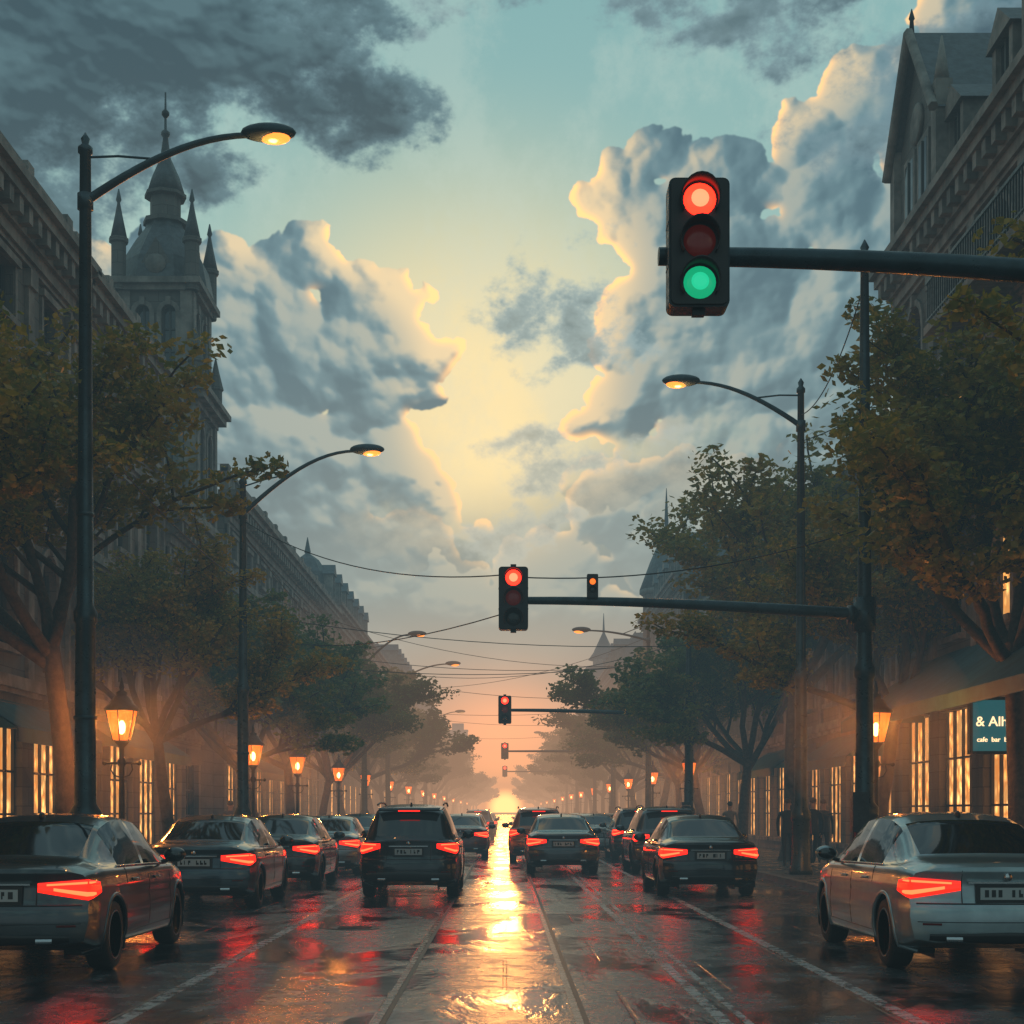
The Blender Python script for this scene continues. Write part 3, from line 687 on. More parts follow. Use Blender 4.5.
# blade sign
B = MB(); B.box('board', mat('sign_board', (.012, .07, .085), .35, var=.15, emit=(.008, .075, .09), es=1.0), 8.98, 10.42, 28.8, 28.92, 2.72, 3.70)
B.box('frame', IRON, 8.92, 10.46, 28.78, 28.94, 3.70, 3.76); B.box('frame', IRON, 8.92, 10.46, 28.78, 28.94, 2.66, 2.72); B.box('frame', IRON, 8.92, 8.98, 28.78, 28.94, 2.66, 3.76)
B.tube('frame', IRON, [(9.0, 28.86, 3.95), (10.5, 28.86, 3.95)], .02, 6)
for x in (9.3, 10.2): B.tube('frame', IRON, [(x, 28.86, 3.95), (x, 28.86, 3.74)], .012, 6)
sg = B.finish('shop_sign')
for nm, body, size, px_, pz_ in (('letters', '& Alhaus', .27, 9.04, 3.20), ('small_letters', 'cafe  bar  books', .13, 9.06, 2.90)):
    cu = bpy.data.curves.new(nm, 'FONT'); cu.body = body; cu.size = size; cu.extrude = .012
    cu.materials.append(emis('sign_letters', (1, .66, .34), 1.8)); to = bpy.data.objects.new(nm, cu); COL.objects.link(to)
    to.matrix_world = Matrix(((1,0,0,px_),(0,0,-1,28.785),(0,1,0,pz_),(0,0,0,1))); to.parent = sg

# ------------------------------------------------------------------ street furniture
def street_lamp(x, y, side, h, reach, rise, lit=True, thick=1.0):
    B = MB(); z0 = .13
    B.lathe('pole', POLE, [(.27*thick, z0), (.27*thick, z0+.12), (.22*thick, z0+.2), (.2*thick, z0+1.2), (.23*thick, z0+1.25), (.23*thick, z0+1.4), (.15*thick, z0+1.55), (.135*thick, 4.5), (.16*thick, 4.55), (.16*thick, 4.7), (.115*thick, 4.8), (.075*thick, h), (.10*thick, h+.02), (.10*thick, h+.1), (.05, h+.16), (.07, h+.24), (.01, h+.34)], (x, y, 0), 16)
    d = -side; zs = h-.75; pts = []
    for i in range(13):
        q = i/12; pts.append((x+d*reach*q, y, zs + (rise+.75)*math.sin(q*math.pi*.5)**.95))
    B.tube('arm', POLE, pts, [.06*thick-.025*i/12 for i in range(13)], 10)
    B.tube('brace', POLE, [(x, y, h-.05), (x+d*reach*.2, y, h-.12+rise*.3), (x+d*reach*.42, y, pts[5][2]+.02)], .02, 8)
    B.lathe('arm', POLE, [(.11*thick, zs-.12), (.11*thick, zs+.12)], (x, y, 0), 12)
    for zb in (3.0, 6.2): B.lathe('pole', POLE, [(.165*thick if zb < 4 else .12*thick, zb), (.165*thick if zb < 4 else .12*thick, zb+.06)], (x, y, 0), 14)
    hx = x+d*(reach+.28); hz = pts[-1][2]
    B.ellipsoid('head', POLE, (hx, y, hz+.04), (.44, .2, .135), 18, 10)
    B.ellipsoid('lens', LAMPW if lit else LAMPD, (hx+d*.10, y, hz-.035), (.25, .16, .10), 16, 8)
    e = B.finish('street_lamp')
    if lit and y < 60:
        l = bpy.data.lights.new('lamp_light', 'POINT'); l.energy = 60; l.color = (1, .42, .13); l.shadow_soft_size = .12
        o = bpy.data.objects.new('lamp_light', l); COL.objects.link(o); o.location = (hx+d*.05, y, hz-.28); o.parent = e
street_lamp(-6.6, 23.6, -1, 11.9, 2.6, .3, True, 1.15)
street_lamp(-6.6, 37.8, -1, 9.8, 2.85, .85)
street_lamp(-6.6, 70.5, -1, 9.2, 2.2, .7); street_lamp(-6.6, 84.6, -1, 9.3, 3.4, .6)
street_lamp(-6.6, 125, -1, 9.3, 2.6, .6, False); street_lamp(-6.6, 170, -1, 9.3, 2.6, .6, False)
street_lamp(6.75, 34.2, 1, 11.1, 2.45, .25)
street_lamp(6.6, 69, 1, 10.2, 2.8, -.3); street_lamp(6.6, 110, 1, 9.6, 2.8, .4, False); street_lamp(6.6, 160, 1, 9.6, 2.8, .4, False)

def lantern_mesh():
    B = MB()
    B.lathe('post', IRON, [(.20, 0), (.20, .1), (.15, .16), (.13, .5), (.16, .55), (.10, .65), (.06, .8), (.05, 2.25), (.08, 2.3), (.08, 2.36), (.045, 2.42), (.05, 2.6), (.12, 2.68), (.15, 2.73)], n=14)
    B.tube('post', IRON, [(-.3, 0, 2.32), (.3, 0, 2.32)], .022, 8)
    for sx in (-1, 1):
        B.ellipsoid('post', IRON, (sx*.32, 0, 2.32), (.045, .045, .045), 8, 6)
        B.tube('post', IRON, [(0, 0, 2.05), (sx*.14, 0, 2.1), (sx*.2, 0, 2.2), (sx*.18, 0, 2.3)], .014, 6)
    r0 = math.pi/6
    B.lathe('glass', LGLASS, [(.16, 2.75), (.29, 3.28)], n=6, smooth=False, rot=r0)
    B.lathe('cap', IRON, [(.32, 3.28), (.33, 3.32), (.24, 3.41), (.15, 3.54), (.10, 3.56), (.11, 3.62), (.04, 3.66), (.05, 3.72), (.01, 3.90)], n=12, rot=r0)
    B.ellipsoid('mantle', FLAME, (0, 0, 2.98), (.07, .07, .13), 10, 8)
    for k in range(6):
        a = r0+k*math.pi/3
        B.tube('cage', IRON, [(.167*math.cos(a), .167*math.sin(a), 2.73), (.30*math.cos(a), .30*math.sin(a), 3.3)], .012, 6)
    return B.meshes('lantern')
LM = lantern_mesh()
def mist_mat():
    m = bpy.data.materials.new('lamp_halo'); m.use_nodes = True; t = NT(m.node_tree)
    for n in list(t.nt.nodes): t.nt.nodes.remove(n)
    sc = t.node('ShaderNodeVolumeScatter'); sc.inputs['Density'].default_value = .034; sc.inputs['Color'].default_value = (1, 1, 1, 1)
    o = t.node('ShaderNodeOutputMaterial'); t.link(sc.outputs[0], o.inputs['Volume']); return m
HALO = mist_mat(); Bm = MB(); Bm.ellipsoid('m', HALO, (0, 0, 3.0), (1.9, 1.9, 1.9), 28, 18); HALOME = Bm.meshes('mist')[0][1]  # scatter sphere added round the near lanterns to give them a halo
def lantern(x, y, energy=90):
    e = MB().finish('lantern_post', (x, y, .128), ms=LM)
    if energy:
        l = bpy.data.lights.new('lantern_light', 'POINT'); l.energy = energy; l.color = (1, .30, .05); l.shadow_soft_size = .15
        o = bpy.data.objects.new('lantern_light', l); COL.objects.link(o); o.location = (0, 0, 3.02); o.parent = e
        if y < 60:
            o = bpy.data.objects.new('lamp_halo', HALOME); COL.objects.link(o); o.parent = e
for y, en in [(27.6, 800), (42, 560), (51, 450), (63.6, 380), (76, 350), (92, 300), (110, 0), (130, 0), (150, 0), (175, 0), (205, 0), (240, 0), (280, 0)]: lantern(-7.05, y, en)
for y, en in [(28.3, 800), (57, 500), (71, 380), (85, 350), (100, 300), (118, 0), (138, 0), (158, 0), (182, 0), (212, 0), (250, 0), (290, 0)]: lantern(7.0, y, en)

def signal_head(B, x, y, z, lenses, hgt=1.1):
    w = hgt*.235; hh = hgt/2; k = hgt
    poly = [(x+px, z+pz) for px, pz in rrect(w, hh, .05*k)]
    B.prism_y('housing', IRON, poly, y, y+.22*k)
    poly = [(x+px, z+pz) for px, pz in rrect(w*.93, hh*.965, .045*k)]
    B.prism_y('housing', BLACKP, poly, y-.02, y-.001)
    if k > .6:
        B.box('housing', IRON, x-.05, x+.05, y+.05, y+.12, z+hh, z+hh+.05); B.box('housing', IRON, x-.05, x+.05, y+.05, y+.12, z-hh-.05, z-hh)
        for dz in (-.165*k, .165*k): B.box('housing', IRON, x-w-.004, x+w+.004, y+.03, y+.2*k, z+dz-.006, z+dz+.006)
    r = .125*k
    for i, (m1, m2) in enumerate(lenses):
        cz = z + (1-i)*.32*k if len(lenses) == 3 else z + (.5-i)*.34*k
        prof = [(r*math.cos(a), -.03-r*.28*math.sin(a)) for a in [math.pi/2*j/5 for j in range(6)]]
        prof[-1] = (.002, prof[-1][1])
        B.lathe('lenses', m1, [(r, -.02)] + prof, (x, y, cz), 24, axis='y')
        if m2 is not None: B.lathe('lenses', m2, [(r*.55, -.03-r*.24), (r*.35, -.03-r*.29), (.002, -.03-r*.31)], (x, y, cz), 20, axis='y')
        R = r*1.16; rows = []
        for j in range(17):
            a = math.radians(-35 + 250*j/16); ln = .16*k*(.45+.55*max(0, math.sin(a)))
            rows.append([(x+R*math.cos(a), y-.02, cz+R*math.sin(a)), (x+R*math.cos(a), y-.02-ln, cz+R*math.sin(a)), (x+(R+.012)*math.cos(a), y-.02-ln, cz+(R+.012)*math.sin(a)), (x+(R+.012)*math.cos(a), y-.02, cz+(R+.012)*math.sin(a))])
        B.grid('visors', BLACKP, rows)
def gantry(px, y, sx, armz, poleh, hgt, lens, rise=.0, thick=1.0, armr=.09, tipx=None, extra=None):
    B = MB(); z0 = .13; k = thick
    B.lathe('pole', POLE, [(.3*k, z0), (.3*k, z0+.12), (.24*k, z0+.2), (.21*k, z0+1.3), (.25*k, z0+1.35), (.25*k, z0+1.5), (.17*k, z0+1.6), (.15*k, 3.9), (.19*k, 3.95), (.19*k, 4.1), (.14*k, 4.2), (.12*k, armz+.6), (.09*k, poleh*.85), (.07*k, poleh), (.11*k, poleh+.03), (.11*k, poleh+.1), (.04, poleh+.16), (.08, poleh+.26), (.01, poleh+.4)], (px, y, 0), 18)
    tip = tipx if tipx is not None else sx+.24*hgt
    n = 14; pts = []; rad = []
    for i in range(n+1):
        q = i/n; pts.append((px+(tip-px)*q, y, armz + rise*math.sin(q*math.pi/2))); rad.append(armr*(1-.38*q))
    B.tube('arm', POLE, pts, rad, 14)
    B.lathe('arm', POLE, [(.2*k, armz-.3), (.2*k, armz+.3)], (px, y, 0), 14); B.lathe('arm', POLE, [(armr*1.5, 0), (armr*1.5, .1)], (px-.2-.1, y, armz), 14, axis='x')
    B.box('arm', IRON, sx-.06, tip+.02, y-.05, y+.05, armz+rise-.04, armz+rise+.04)
    signal_head(B, sx, y-.3*hgt, armz+rise, lens, hgt)
    if extra: signal_head(B, extra, y-.12, armz+rise*.9+.27, [(AMBL, None), (DARKL, None)], .42)
    B.box('control_box', IRON, px-.28, px+.0, y-.32, y-.1, 1.2, 1.9)
    B.finish('traffic_light')
RR = [(REDL, REDC), (REDD, None), (DARKL, None)]
gantry(7.2, 12.5, 1.58, 5.80, 8.5, 1.05, [(REDL, REDC), (REDD, None), (GREENL, GREENC)], rise=.38, armr=.12, tipx=1.28)
gantry(6.38, 26.6, .15, 5.05, 11.3, 1.1, RR, rise=.25, armr=.11, extra=1.55)
gantry(6.5, 53, 0, 4.95, 8.7, .98, RR, rise=.2, armr=.09)
gantry(6.5, 90, 0, 5.2, 7.5, .95, RR, armr=.09)
gantry(6.5, 135, 0, 5.2, 7.0, .95, RR, armr=.09)
def wire(a, b, sag=.5, r=.012, name='overhead_wire'):
    B = MB(); a = Vector(a); b = Vector(b); n = 18
    pts = [a.lerp(b, i/n) - Vector((0, 0, sag*4*(i/n)*(1-i/n))) for i in range(n+1)]
    B.tube('w', BLACKP, pts, r, 5); return single(name, B, 'w')
wire((-6.6, 37.8, 8.9), (.1, 26.5, 5.75), .5); wire((.2, 26.5, 5.7), (6.4, 26.6, 6.6), .3)
wire((-10.3, 56, 8.6), (0, 26.8, 5.1), .7); wire((-6.6, 23.6, 7.6), (-6.6, 37.8, 7.3), .2)
wire((-10.2, 62, 10.6), (6.6, 69, 8.3), 1.0); wire((6.45, 26.6, 9.9), (10.2, 33, 11.8), .4); wire((6.75, 34.2, 10.6), (6.4, 26.6, 11.0), .5)
wire((6.75, 34.2, 10.0), (10.3, 36, 12.6), .3); wire((-6.6, 37.8, 8.6), (-6.6, 70.5, 8.6), .5); wire((6.75, 34.2, 9.4), (6.6, 69, 8.8), .6)
wire((-6.6, 70.5, 8.4), (6.5, 53, 7.6), .9); wire((-6.6, 84.6, 8.6), (6.6, 69, 9.6), .8)
for y, za, zb, sg_ in ((47, 8.2, 7.5, .8), (53, 7.2, 8.0, 1.0), (61, 8.5, 8.5, 1.0), (75, 9.2, 8.0, 1.1), (88, 8.0, 8.5, .9), (105, 9, 8.5, 1), (125, 8.5, 9, 1)):
    wire((-10.3, y, za), (10.3, y+4, zb), sg_, .013)

# ------------------------------------------------------------------ cars
def ip(x, xs, ys): return float(np.interp(x, xs, ys))
def smooth_tab(xs, ys):
    X = np.linspace(xs[0], xs[-1], 400); Y = np.interp(X, xs, ys)
    k = np.array([1, 4, 8, 10, 8, 4, 1], float); k /= k.sum()
    return X, np.convolve(np.pad(Y, 3, mode='edge'), k, 'valid')
PAINTS = {}
def paint(name, col, metal=.6, rough=.28):
    if name not in PAINTS:
        PAINTS[name] = mat('car_paint_' + name, col, rough, metal=metal, var=.12, scale=3, coat=1.0, bump=.04, bscale=60)
    return PAINTS[name]
def car(name, x, y, pnt, kind='sedan', yaw=0, scale=1.0, bright=True, sx=1.0):
    B = MB()
    if kind == 'sedan':
        L, HW = 4.75, .915
        top = smooth_tab([0,.08,.5,.68,1.4,1.75,2.2,2.7,3.0,3.68,4.2,4.6,4.75], [1.0,1.04,1.07,1.085,1.42,1.49,1.51,1.48,1.43,1.05,.95,.82,.64])
        sh = smooth_tab([0,.6,2,3.6,4.2,4.75], [.93,.98,.96,.93,.84,.58])
        gl_r = (.74, 1.44); gl_f = (2.98, 3.6); side = (1.30, 3.22); piv = (2.28, 2.38); ra, fa = .98, 3.82; Rw = .335
    else:
        L, HW = 4.6, .93
        top = smooth_tab([0,.05,.10,.40,.55,1.4,2.4,2.8,3.45,3.7,4.3,4.6], [1.02,1.05,1.10,1.58,1.64,1.70,1.68,1.62,1.20,1.12,1.02,.76])
        sh = smooth_tab([0,.6,2,3.5,4.2,4.6], [1.0,1.04,1.02,1.0,.93,.68])
        gl_r = (.12, .39); gl_f = (2.84, 3.42); side = (.62, 3.1); piv = (1.95, 2.06); ra, fa = .9, 3.65; Rw = .37
    wd = smooth_tab([0,.3,1,3.5,4.3,L], [HW-.055,HW-.01,HW,HW,HW-.05,HW-.2])
    Tf = lambda yy: ip(yy, *top); Sf = lambda yy: ip(yy, *sh); Wf = lambda yy: ip(yy, *wd)
    zbf = lambda yy: ip(yy, [0,.5,4,L], [.31,.22,.2,.27])
    yo_x, yo_y = ([.2,.3,.36,.5,.62,.655,.68,.86,.96,1.02], [.16,.05,.01,0,.01,.03,.065,.085,.045,.06]) if kind == 'sedan' else ([.2,.3,.36,.52,.66,.69,.72,.95,1.1], [.16,.05,.01,0,.01,.03,.06,.06,.05])
    def warp(px, py, pz):
        q = max(0, 1-py/.65)
        py2 = py + q*(.20*(abs(px)/HW)**3.2 + ip(pz, yo_x, yo_y))
        q = max(0, 1-(L-py)/.7)
        return (px, py2 - q*.28*(abs(px)/HW)**2.5, pz)
    def hw(yy, z):
        W = Wf(yy); zs = Sf(yy); zb = zbf(yy)
        return W*ip(z, [zb, zb+.03, zb+.15, .55, zs-.24, zs-.19, zs-.03, zs+.02], [.75, .95, .985, 1.0, .985, .995, .965, .93])
    def section(yy):
        W, zs, zt, zb = Wf(yy), Sf(yy), Tf(yy), zbf(yy)
        zt = max(zt, zs+.03); g = min(1, max(0, (zt-zs-.06)/.42)); pts = [(0, zb), (W*.4, zb), (W*.75, zb)]
        for k in range(14):
            z = zb+.03 + (zs-.03-zb-.03)*k/13; pts.append((hw(yy, z), z))
        pts.append((W*.935, zs+.012))
        x8, z8 = W*.905, zs+.022; x9, z9 = W*(.74-.07*g), zt-.012-.058*g
        pts.append((x8, z8))
        for k in (1, 2, 3):
            q = k/4; pts.append((x8+(x9-x8)*q + .018*g*math.sin(math.pi*q), z8+(z9-z8)*q))
        pts.append((x9, z9))
        pts.append((W*(.68-.065*g), zt-.006-.038*g)); pts.append((W*(.5-.02*g), zt-.004-.016*g)); pts.append((W*.25, zt-.003)); pts.append((0, zt))
        return pts
    st = sorted(set([round(v, 3) for v in np.arange(0, L+.001, .07)] + list(gl_r) + list(gl_f) + list(side) + list(piv) + [L]
               + ([round(.02*k, 3) for k in range(1, 30)] if kind != 'sedan' else [])))
    st = [s_ for i, s_ in enumerate(st) if i == 0 or s_-st[i-1] > .004]
    secs = [section(s_) for s_ in st]; n = len(secs[0])
    V = []; idx = {}
    for i, s_ in enumerate(st):
        for sg_ in (-1, 1):
            for j, (px, pz) in enumerate(secs[i]):
                yy = s_; zz = pz
                if 2 <= j <= 16:
                    for ac in (ra, fa):
                        dd = math.hypot(s_-ac, pz-Rw); RA = Rw+.055
                        if abs(dd-RA) < .036 and dd > 0:
                            yy = ac+(s_-ac)*RA/dd; zz = Rw+(pz-Rw)*RA/dd
                V.append(warp(sg_*px, yy, zz)); idx[(i, sg_, j)] = len(V)-1
    fb, fg = [], []
    for i in range(len(st)-1):
        ym = (st[i]+st[i+1])/2
        for sg_ in (-1, 1):
            for j in range(n-1):
                zm = (secs[i][j][1]+secs[i][j+1][1])/2
                if j <= 16 and any(math.hypot(ym-ac, zm-Rw) < Rw+.05 for ac in (ra, fa)) and j >= 2: continue
                f = (idx[(i,sg_,j)], idx[(i+1,sg_,j)], idx[(i+1,sg_,j+1)], idx[(i,sg_,j+1)])
                if sg_ < 0: f = f[::-1]
                isg = False
                if 18 <= j <= 21 and side[0] < ym < side[1] and not (piv[0] < ym < piv[1]): isg = True
                if j >= 23 and (gl_r[0] < ym < gl_r[1] or gl_f[0] < ym < gl_f[1]): isg = True
                (fg if isg else fb).append(f)
    B.add('body', pnt, V, fb, True); B.add('body', CARGL, V, fg, True)
    for (i0, yy) in ((0, 0.0), (len(st)-1, L)):
        rows = []
        for j in range(n):
            px, pz = secs[i0][j]; rows.append([warp(px*q, yy, pz) for q in [k/8-1 for k in range(17)]])
        B.grid('body', pnt, rows)
    S = lambda px, pz, o=.01: (px, warp(px, 0, pz)[1]-o, pz)
    def patch(part, m_, x0, x1, z0a, z1a, z0b, z1b, o=.012, ywrap=0, nx=8):
        for sg_ in (-1, 1):
            cols = []
            for k in range(nx+1):
                q = k/nx; px = x0+(x1-x0)*q; za = z0a+(z0b-z0a)*q; zb_ = z1a+(z1b-z1a)*q
                cols.append([S(sg_*px, za, -.004)] + [S(sg_*px, za+(zb_-za)*r_/3, o) for r_ in range(4)] + [S(sg_*px, zb_, -.004)])
            if ywrap:
                for k in range(1, 6):
                    q = k/5; yy = ywrap*q; tz0 = z0b+(z1b-z0b)*.35*q; tz1 = z1b-(z1b-z0b)*.15*q
                    col = []
                    for r_ in range(4):
                        z = tz0+(tz1-tz0)*r_/3; w_ = warp(sg_*hw(yy, z), yy, z); col.append((w_[0]+sg_*o, w_[1], z))
                    a = warp(sg_*(hw(yy, tz0)-.01), yy, tz0); b = warp(sg_*(hw(yy, tz1)-.01), yy, tz1)
                    cols.append([a]+col+[b])
            B.grid(part, m_, cols)
    if kind == 'sedan':
        patch('tail_lights', TAILD, .42, Wf(0)*.985, .79, .87, .71, .90, ywrap=.30)
        if bright:
            patch('tail_lights', TAILB, .50, Wf(0)*.97, .845, .862, .86, .880, o=.022, ywrap=.16)
            patch('tail_lights', TAILB, .56, Wf(0)*.97, .80, .825, .745, .785, o=.022, ywrap=.12)
        patch('trim', BLACKP, 0, .70, .30, .41, .33, .39, o=.006)
        pz = .76
    else:
        patch('tail_lights', TAILD, .52, Wf(0)*.985, .90, .985, .80, 1.0, ywrap=.26)
        if bright:
            patch('tail_lights', TAILB, .60, Wf(0)*.97, .955, .975, .965, .985, o=.022, ywrap=.14)
            patch('tail_lights', TAILB, .66, Wf(0)*.97, .90, .925, .84, .875, o=.022, ywrap=.10)
        patch('trim', BLACKP, 0, .78, .315, .50, .33, .46, o=.006); pz = .84
        for sg_ in (-1, 1): B.tube('trim', BLACKP, [(sg_*.62, q, Tf(q)+.03) for q in (.7, 1.2, 1.8, 2.4, 2.7)], .018, 6)
        rows = [[(q*.58, .40, Tf(.40)-.005) for q in (-1, -.5, 0, .5, 1)], [(q*.56, .22, Tf(.40)+.015) for q in (-1, -.5, 0, .5, 1)], [(q*.58, .42, Tf(.5)+.012) for q in (-1, -.5, 0, .5, 1)]]
        B.grid('body', pnt, rows)
        B.box('tail_lights', TAILD, -.2, .2, .212, .222, Tf(.40)-.012, Tf(.40)+.008)
    yp = S(0, pz)[1]
    B.box('number_plate', BLACKP, -.29, .29, yp-.010, yp-.001, pz-.085, pz+.085)
    B.box('number_plate', PLATE, -.25, .25, yp-.016, yp-.0101, pz-.055, pz+.055)
    prng = random.Random(int(x*100+y*7)); xx = -.21
    for k in range(7):
        w_ = prng.uniform(.028, .05)
        if k != 3: B.box('number_plate', BLACKP, xx, xx+w_*.45, yp-.019, yp-.0165, pz-.032, pz+.034); B.box('number_plate', BLACKP, xx+w_*.45, xx+w_, yp-.019, yp-.0165, pz-.032+prng.choice((0, .03)), pz+prng.choice((.0, .034)))
        xx += .062
    B.box('trim', CHROME, -.36, .36, yp-.014, yp+.02, pz+.092, pz+.108)
    B.lathe('trim', CHROME, [(.035, -.018), (.035, 0)], (0, S(0, pz+.15)[1], pz+.15), 14, axis='y')
    B.tube('seams', BLACKP, [S(q*.8, .665 if kind == 'sedan' else .70, .0) for q in [k/10-1 for k in range(21)]], .009, 5)
    B.tube('seams', BLACKP, [S(q*.8, .50, .0) for q in [k/10-1 for k in range(21)]], .004, 5)
    for sg_ in (-1, 1):
        B.tube('trim', CHROME, [S(sg_*(.42+.14*k), .345, .012) for k in range(2)], .028, 8)
        B.tube('seams', BLACKP, [S(sg_*.41, .67+.1*k, .0) for k in range(4)], .005, 5)
        patch('trim', mat('reflector', (.2, .01, .01), .3, var=0), .6, .76, .47, .49, .47, .49, o=.006)
        for yd in ((1.42, 2.33, 3.3) if kind == 'sedan' else (1.12, 2.0, 3.2)):
            B.tube('seams', BLACKP, [(sg_*(hw(yd, z)), yd, z) for z in np.linspace(.34 if yd > 1.5 else Rw*2+.14, Sf(yd), 8)], .005, 5)
        B.tube('seams', BLACKP, [(sg_*(hw(q, .33)), q, .33) for q in np.linspace(ra+.45, fa-.45, 6)], .006, 5)
        B.tube('trim', CHROME, [(sg_*(Wf(q)*.935), q, Sf(q)+.02) for q in np.linspace(side[0]-.15, side[1]+.1, 12)], .010, 6)
        for yd in ((1.62, 2.55) if kind == 'sedan' else (1.3, 2.25)):
            z = Sf(yd)-.12; B.tube('trim', pnt, [(sg_*(hw(yd, z)+.005), yd-.02, z), (sg_*(hw(yd, z)+.03), yd+.03, z), (sg_*(hw(yd, z)+.03), yd+.15, z), (sg_*(hw(yd, z)+.005), yd+.2, z)], .014, 6)
        ym = side[1]-.18; zm = Sf(ym)+.09
        B.ellipsoid('mirrors', pnt, (sg_*(HW+.10), ym, zm+.02), (.125, .075, .085), 14, 10)
        B.ellipsoid('mirrors', CARGL, (sg_*(HW+.10), ym-.03, zm+.02), (.105, .052, .068), 12, 8)
        B.tube('mirrors', BLACKP, [(sg_*(HW-.05), ym+.02, zm-.06), (sg_*(HW+.05), ym+.02, zm-.03)], .022, 6)
        for ac in (ra, fa):
            xo = hw(ac, .8)-.015; xi = xo-.22
            B.lathe('wheels', TYRE, [(Rw*.62, sg_*xi), (Rw*.93, sg_*xi), (Rw, sg_*(xi+.03)), (Rw, sg_*(xo-.03)), (Rw*.93, sg_*xo), (Rw*.70, sg_*(xo+.002))], (0, ac, Rw), 36, axis='x')
            B.lathe('wheels', RIM, [(Rw*.72, sg_*(xo+.002)), (Rw*.67, sg_*(xo+.006)), (Rw*.655, sg_*(xo-.05))], (0, ac, Rw), 36, axis='x')
            B.lathe('wheels', BLACKP, [(Rw*.66, sg_*(xo-.06)), (.01, sg_*(xo-.06))], (0, ac, Rw), 30, axis='x')
            B.lathe('wheels', RIM, [(.055, sg_*(xo-.05)), (.055, sg_*(xo-.012)), (.03, sg_*(xo-.006))], (0, ac, Rw), 14, axis='x')
            for k in range(10):
                a = k*math.pi/5; B.tube('wheels', RIM, [(sg_*(xo-.02), ac+.045*math.cos(a), Rw+.045*math.sin(a)), (sg_*(xo-.012), ac+Rw*.67*math.cos(a+.05), Rw+Rw*.67*math.sin(a+.05))], [.017, .013], 6)
            RA = Rw+.06
            rows = [[(sg_*(HW*.55), ac+RA*math.cos(a), Rw+RA*math.sin(a)), (sg_*(xo+.0), ac+RA*math.cos(a), Rw+RA*math.sin(a))] for a in [math.radians(-25+230*k/20) for k in range(21)]]
            B.grid('wheel_wells', BLACKP, rows)
            B.add('wheel_wells', BLACKP, [(sg_*HW*.56, ac-RA, .12), (sg_*HW*.56, ac+RA, .12), (sg_*HW*.56, ac+RA, Rw+RA), (sg_*HW*.56, ac-RA, Rw+RA)], [(0,1,2,3)])
            arc = []
            for k in range(25):
                a = math.radians(-22+224*k/24); yy = ac+(RA-.002)*math.cos(a); zz = Rw+(RA-.002)*math.sin(a)
                w_ = warp(sg_*hw(yy, zz), yy, zz); arc.append((w_[0]-sg_*.006, yy, zz))
            B.tube('body', pnt, arc, .022, 8)
    B.ellipsoid('trim', BLACKP, (0, side[0]+.28, Tf(side[0]+.28)+.02), (.022, .09, .045), 10, 6)
    return B.finish(name, (x, y-ra, 0), yaw, scale=(scale*sx, scale, scale))
DG = paint('dark_grey', (.05, .058, .065)); SV = paint('silver', (.30, .37, .39)); NV = paint('navy', (.03, .045, .06)); BK = paint('black', (.015, .017, .02))
MR = paint('maroon', (.09, .015, .012)); OR = paint('orange', (.35, .10, .03)); WH = paint('pearl', (.42, .42, .40), .2); GR = paint('steel', (.16, .18, .19))
car('sedan_car', -4.76, 14.8, DG, scale=1.02); car('sedan_car', 4.72, 15.0, SV, scale=1.03)
car('sedan_car', -4.85, 24.3, NV); car('sedan_car', -4.62, 30.6, BK); car('sedan_car', -4.4, 37, GR, scale=.98); car('sedan_car', -4.4, 45, NV)
car('suv_car', -1.72, 27.6, BK, 'suv', sx=.97); car('sedan_car', -1.45, 50, MR, scale=1.0)
car('sedan_car', 1.45, 38, DG, scale=1.0); car('suv_car', 1.05, 47, OR, 'suv'); car('sedan_car', 3.1, 52, WH)
car('sedan_car', 3.72, 28.0, BK); car('suv_car', 4.15, 38.5, DG, 'suv'); car('suv_car', 4.3, 48, BK, 'suv')
for i, (x, y, p, k) in enumerate([(-4.4,54,GR,'sedan'),(-4.4,63,DG,'suv'),(-1.6,64,DG,'sedan'),(1.3,62,BK,'sedan'),(4.3,58,NV,'sedan'),(4.3,70,GR,'sedan'),(-4.4,76,NV,'sedan'),
        (-1.5,84,GR,'suv'),(1.6,80,MR,'sedan'),(4.3,86,DG,'sedan'),(-1.5,108,NV,'sedan'),(1.7,102,DG,'suv'),(-4.4,96,BK,'sedan'),(1.7,130,GR,'sedan'),(-1.6,140,BK,'sedan'),(4.3,112,WH,'sedan')]):
    car(k+'_car', x, y, p, k)

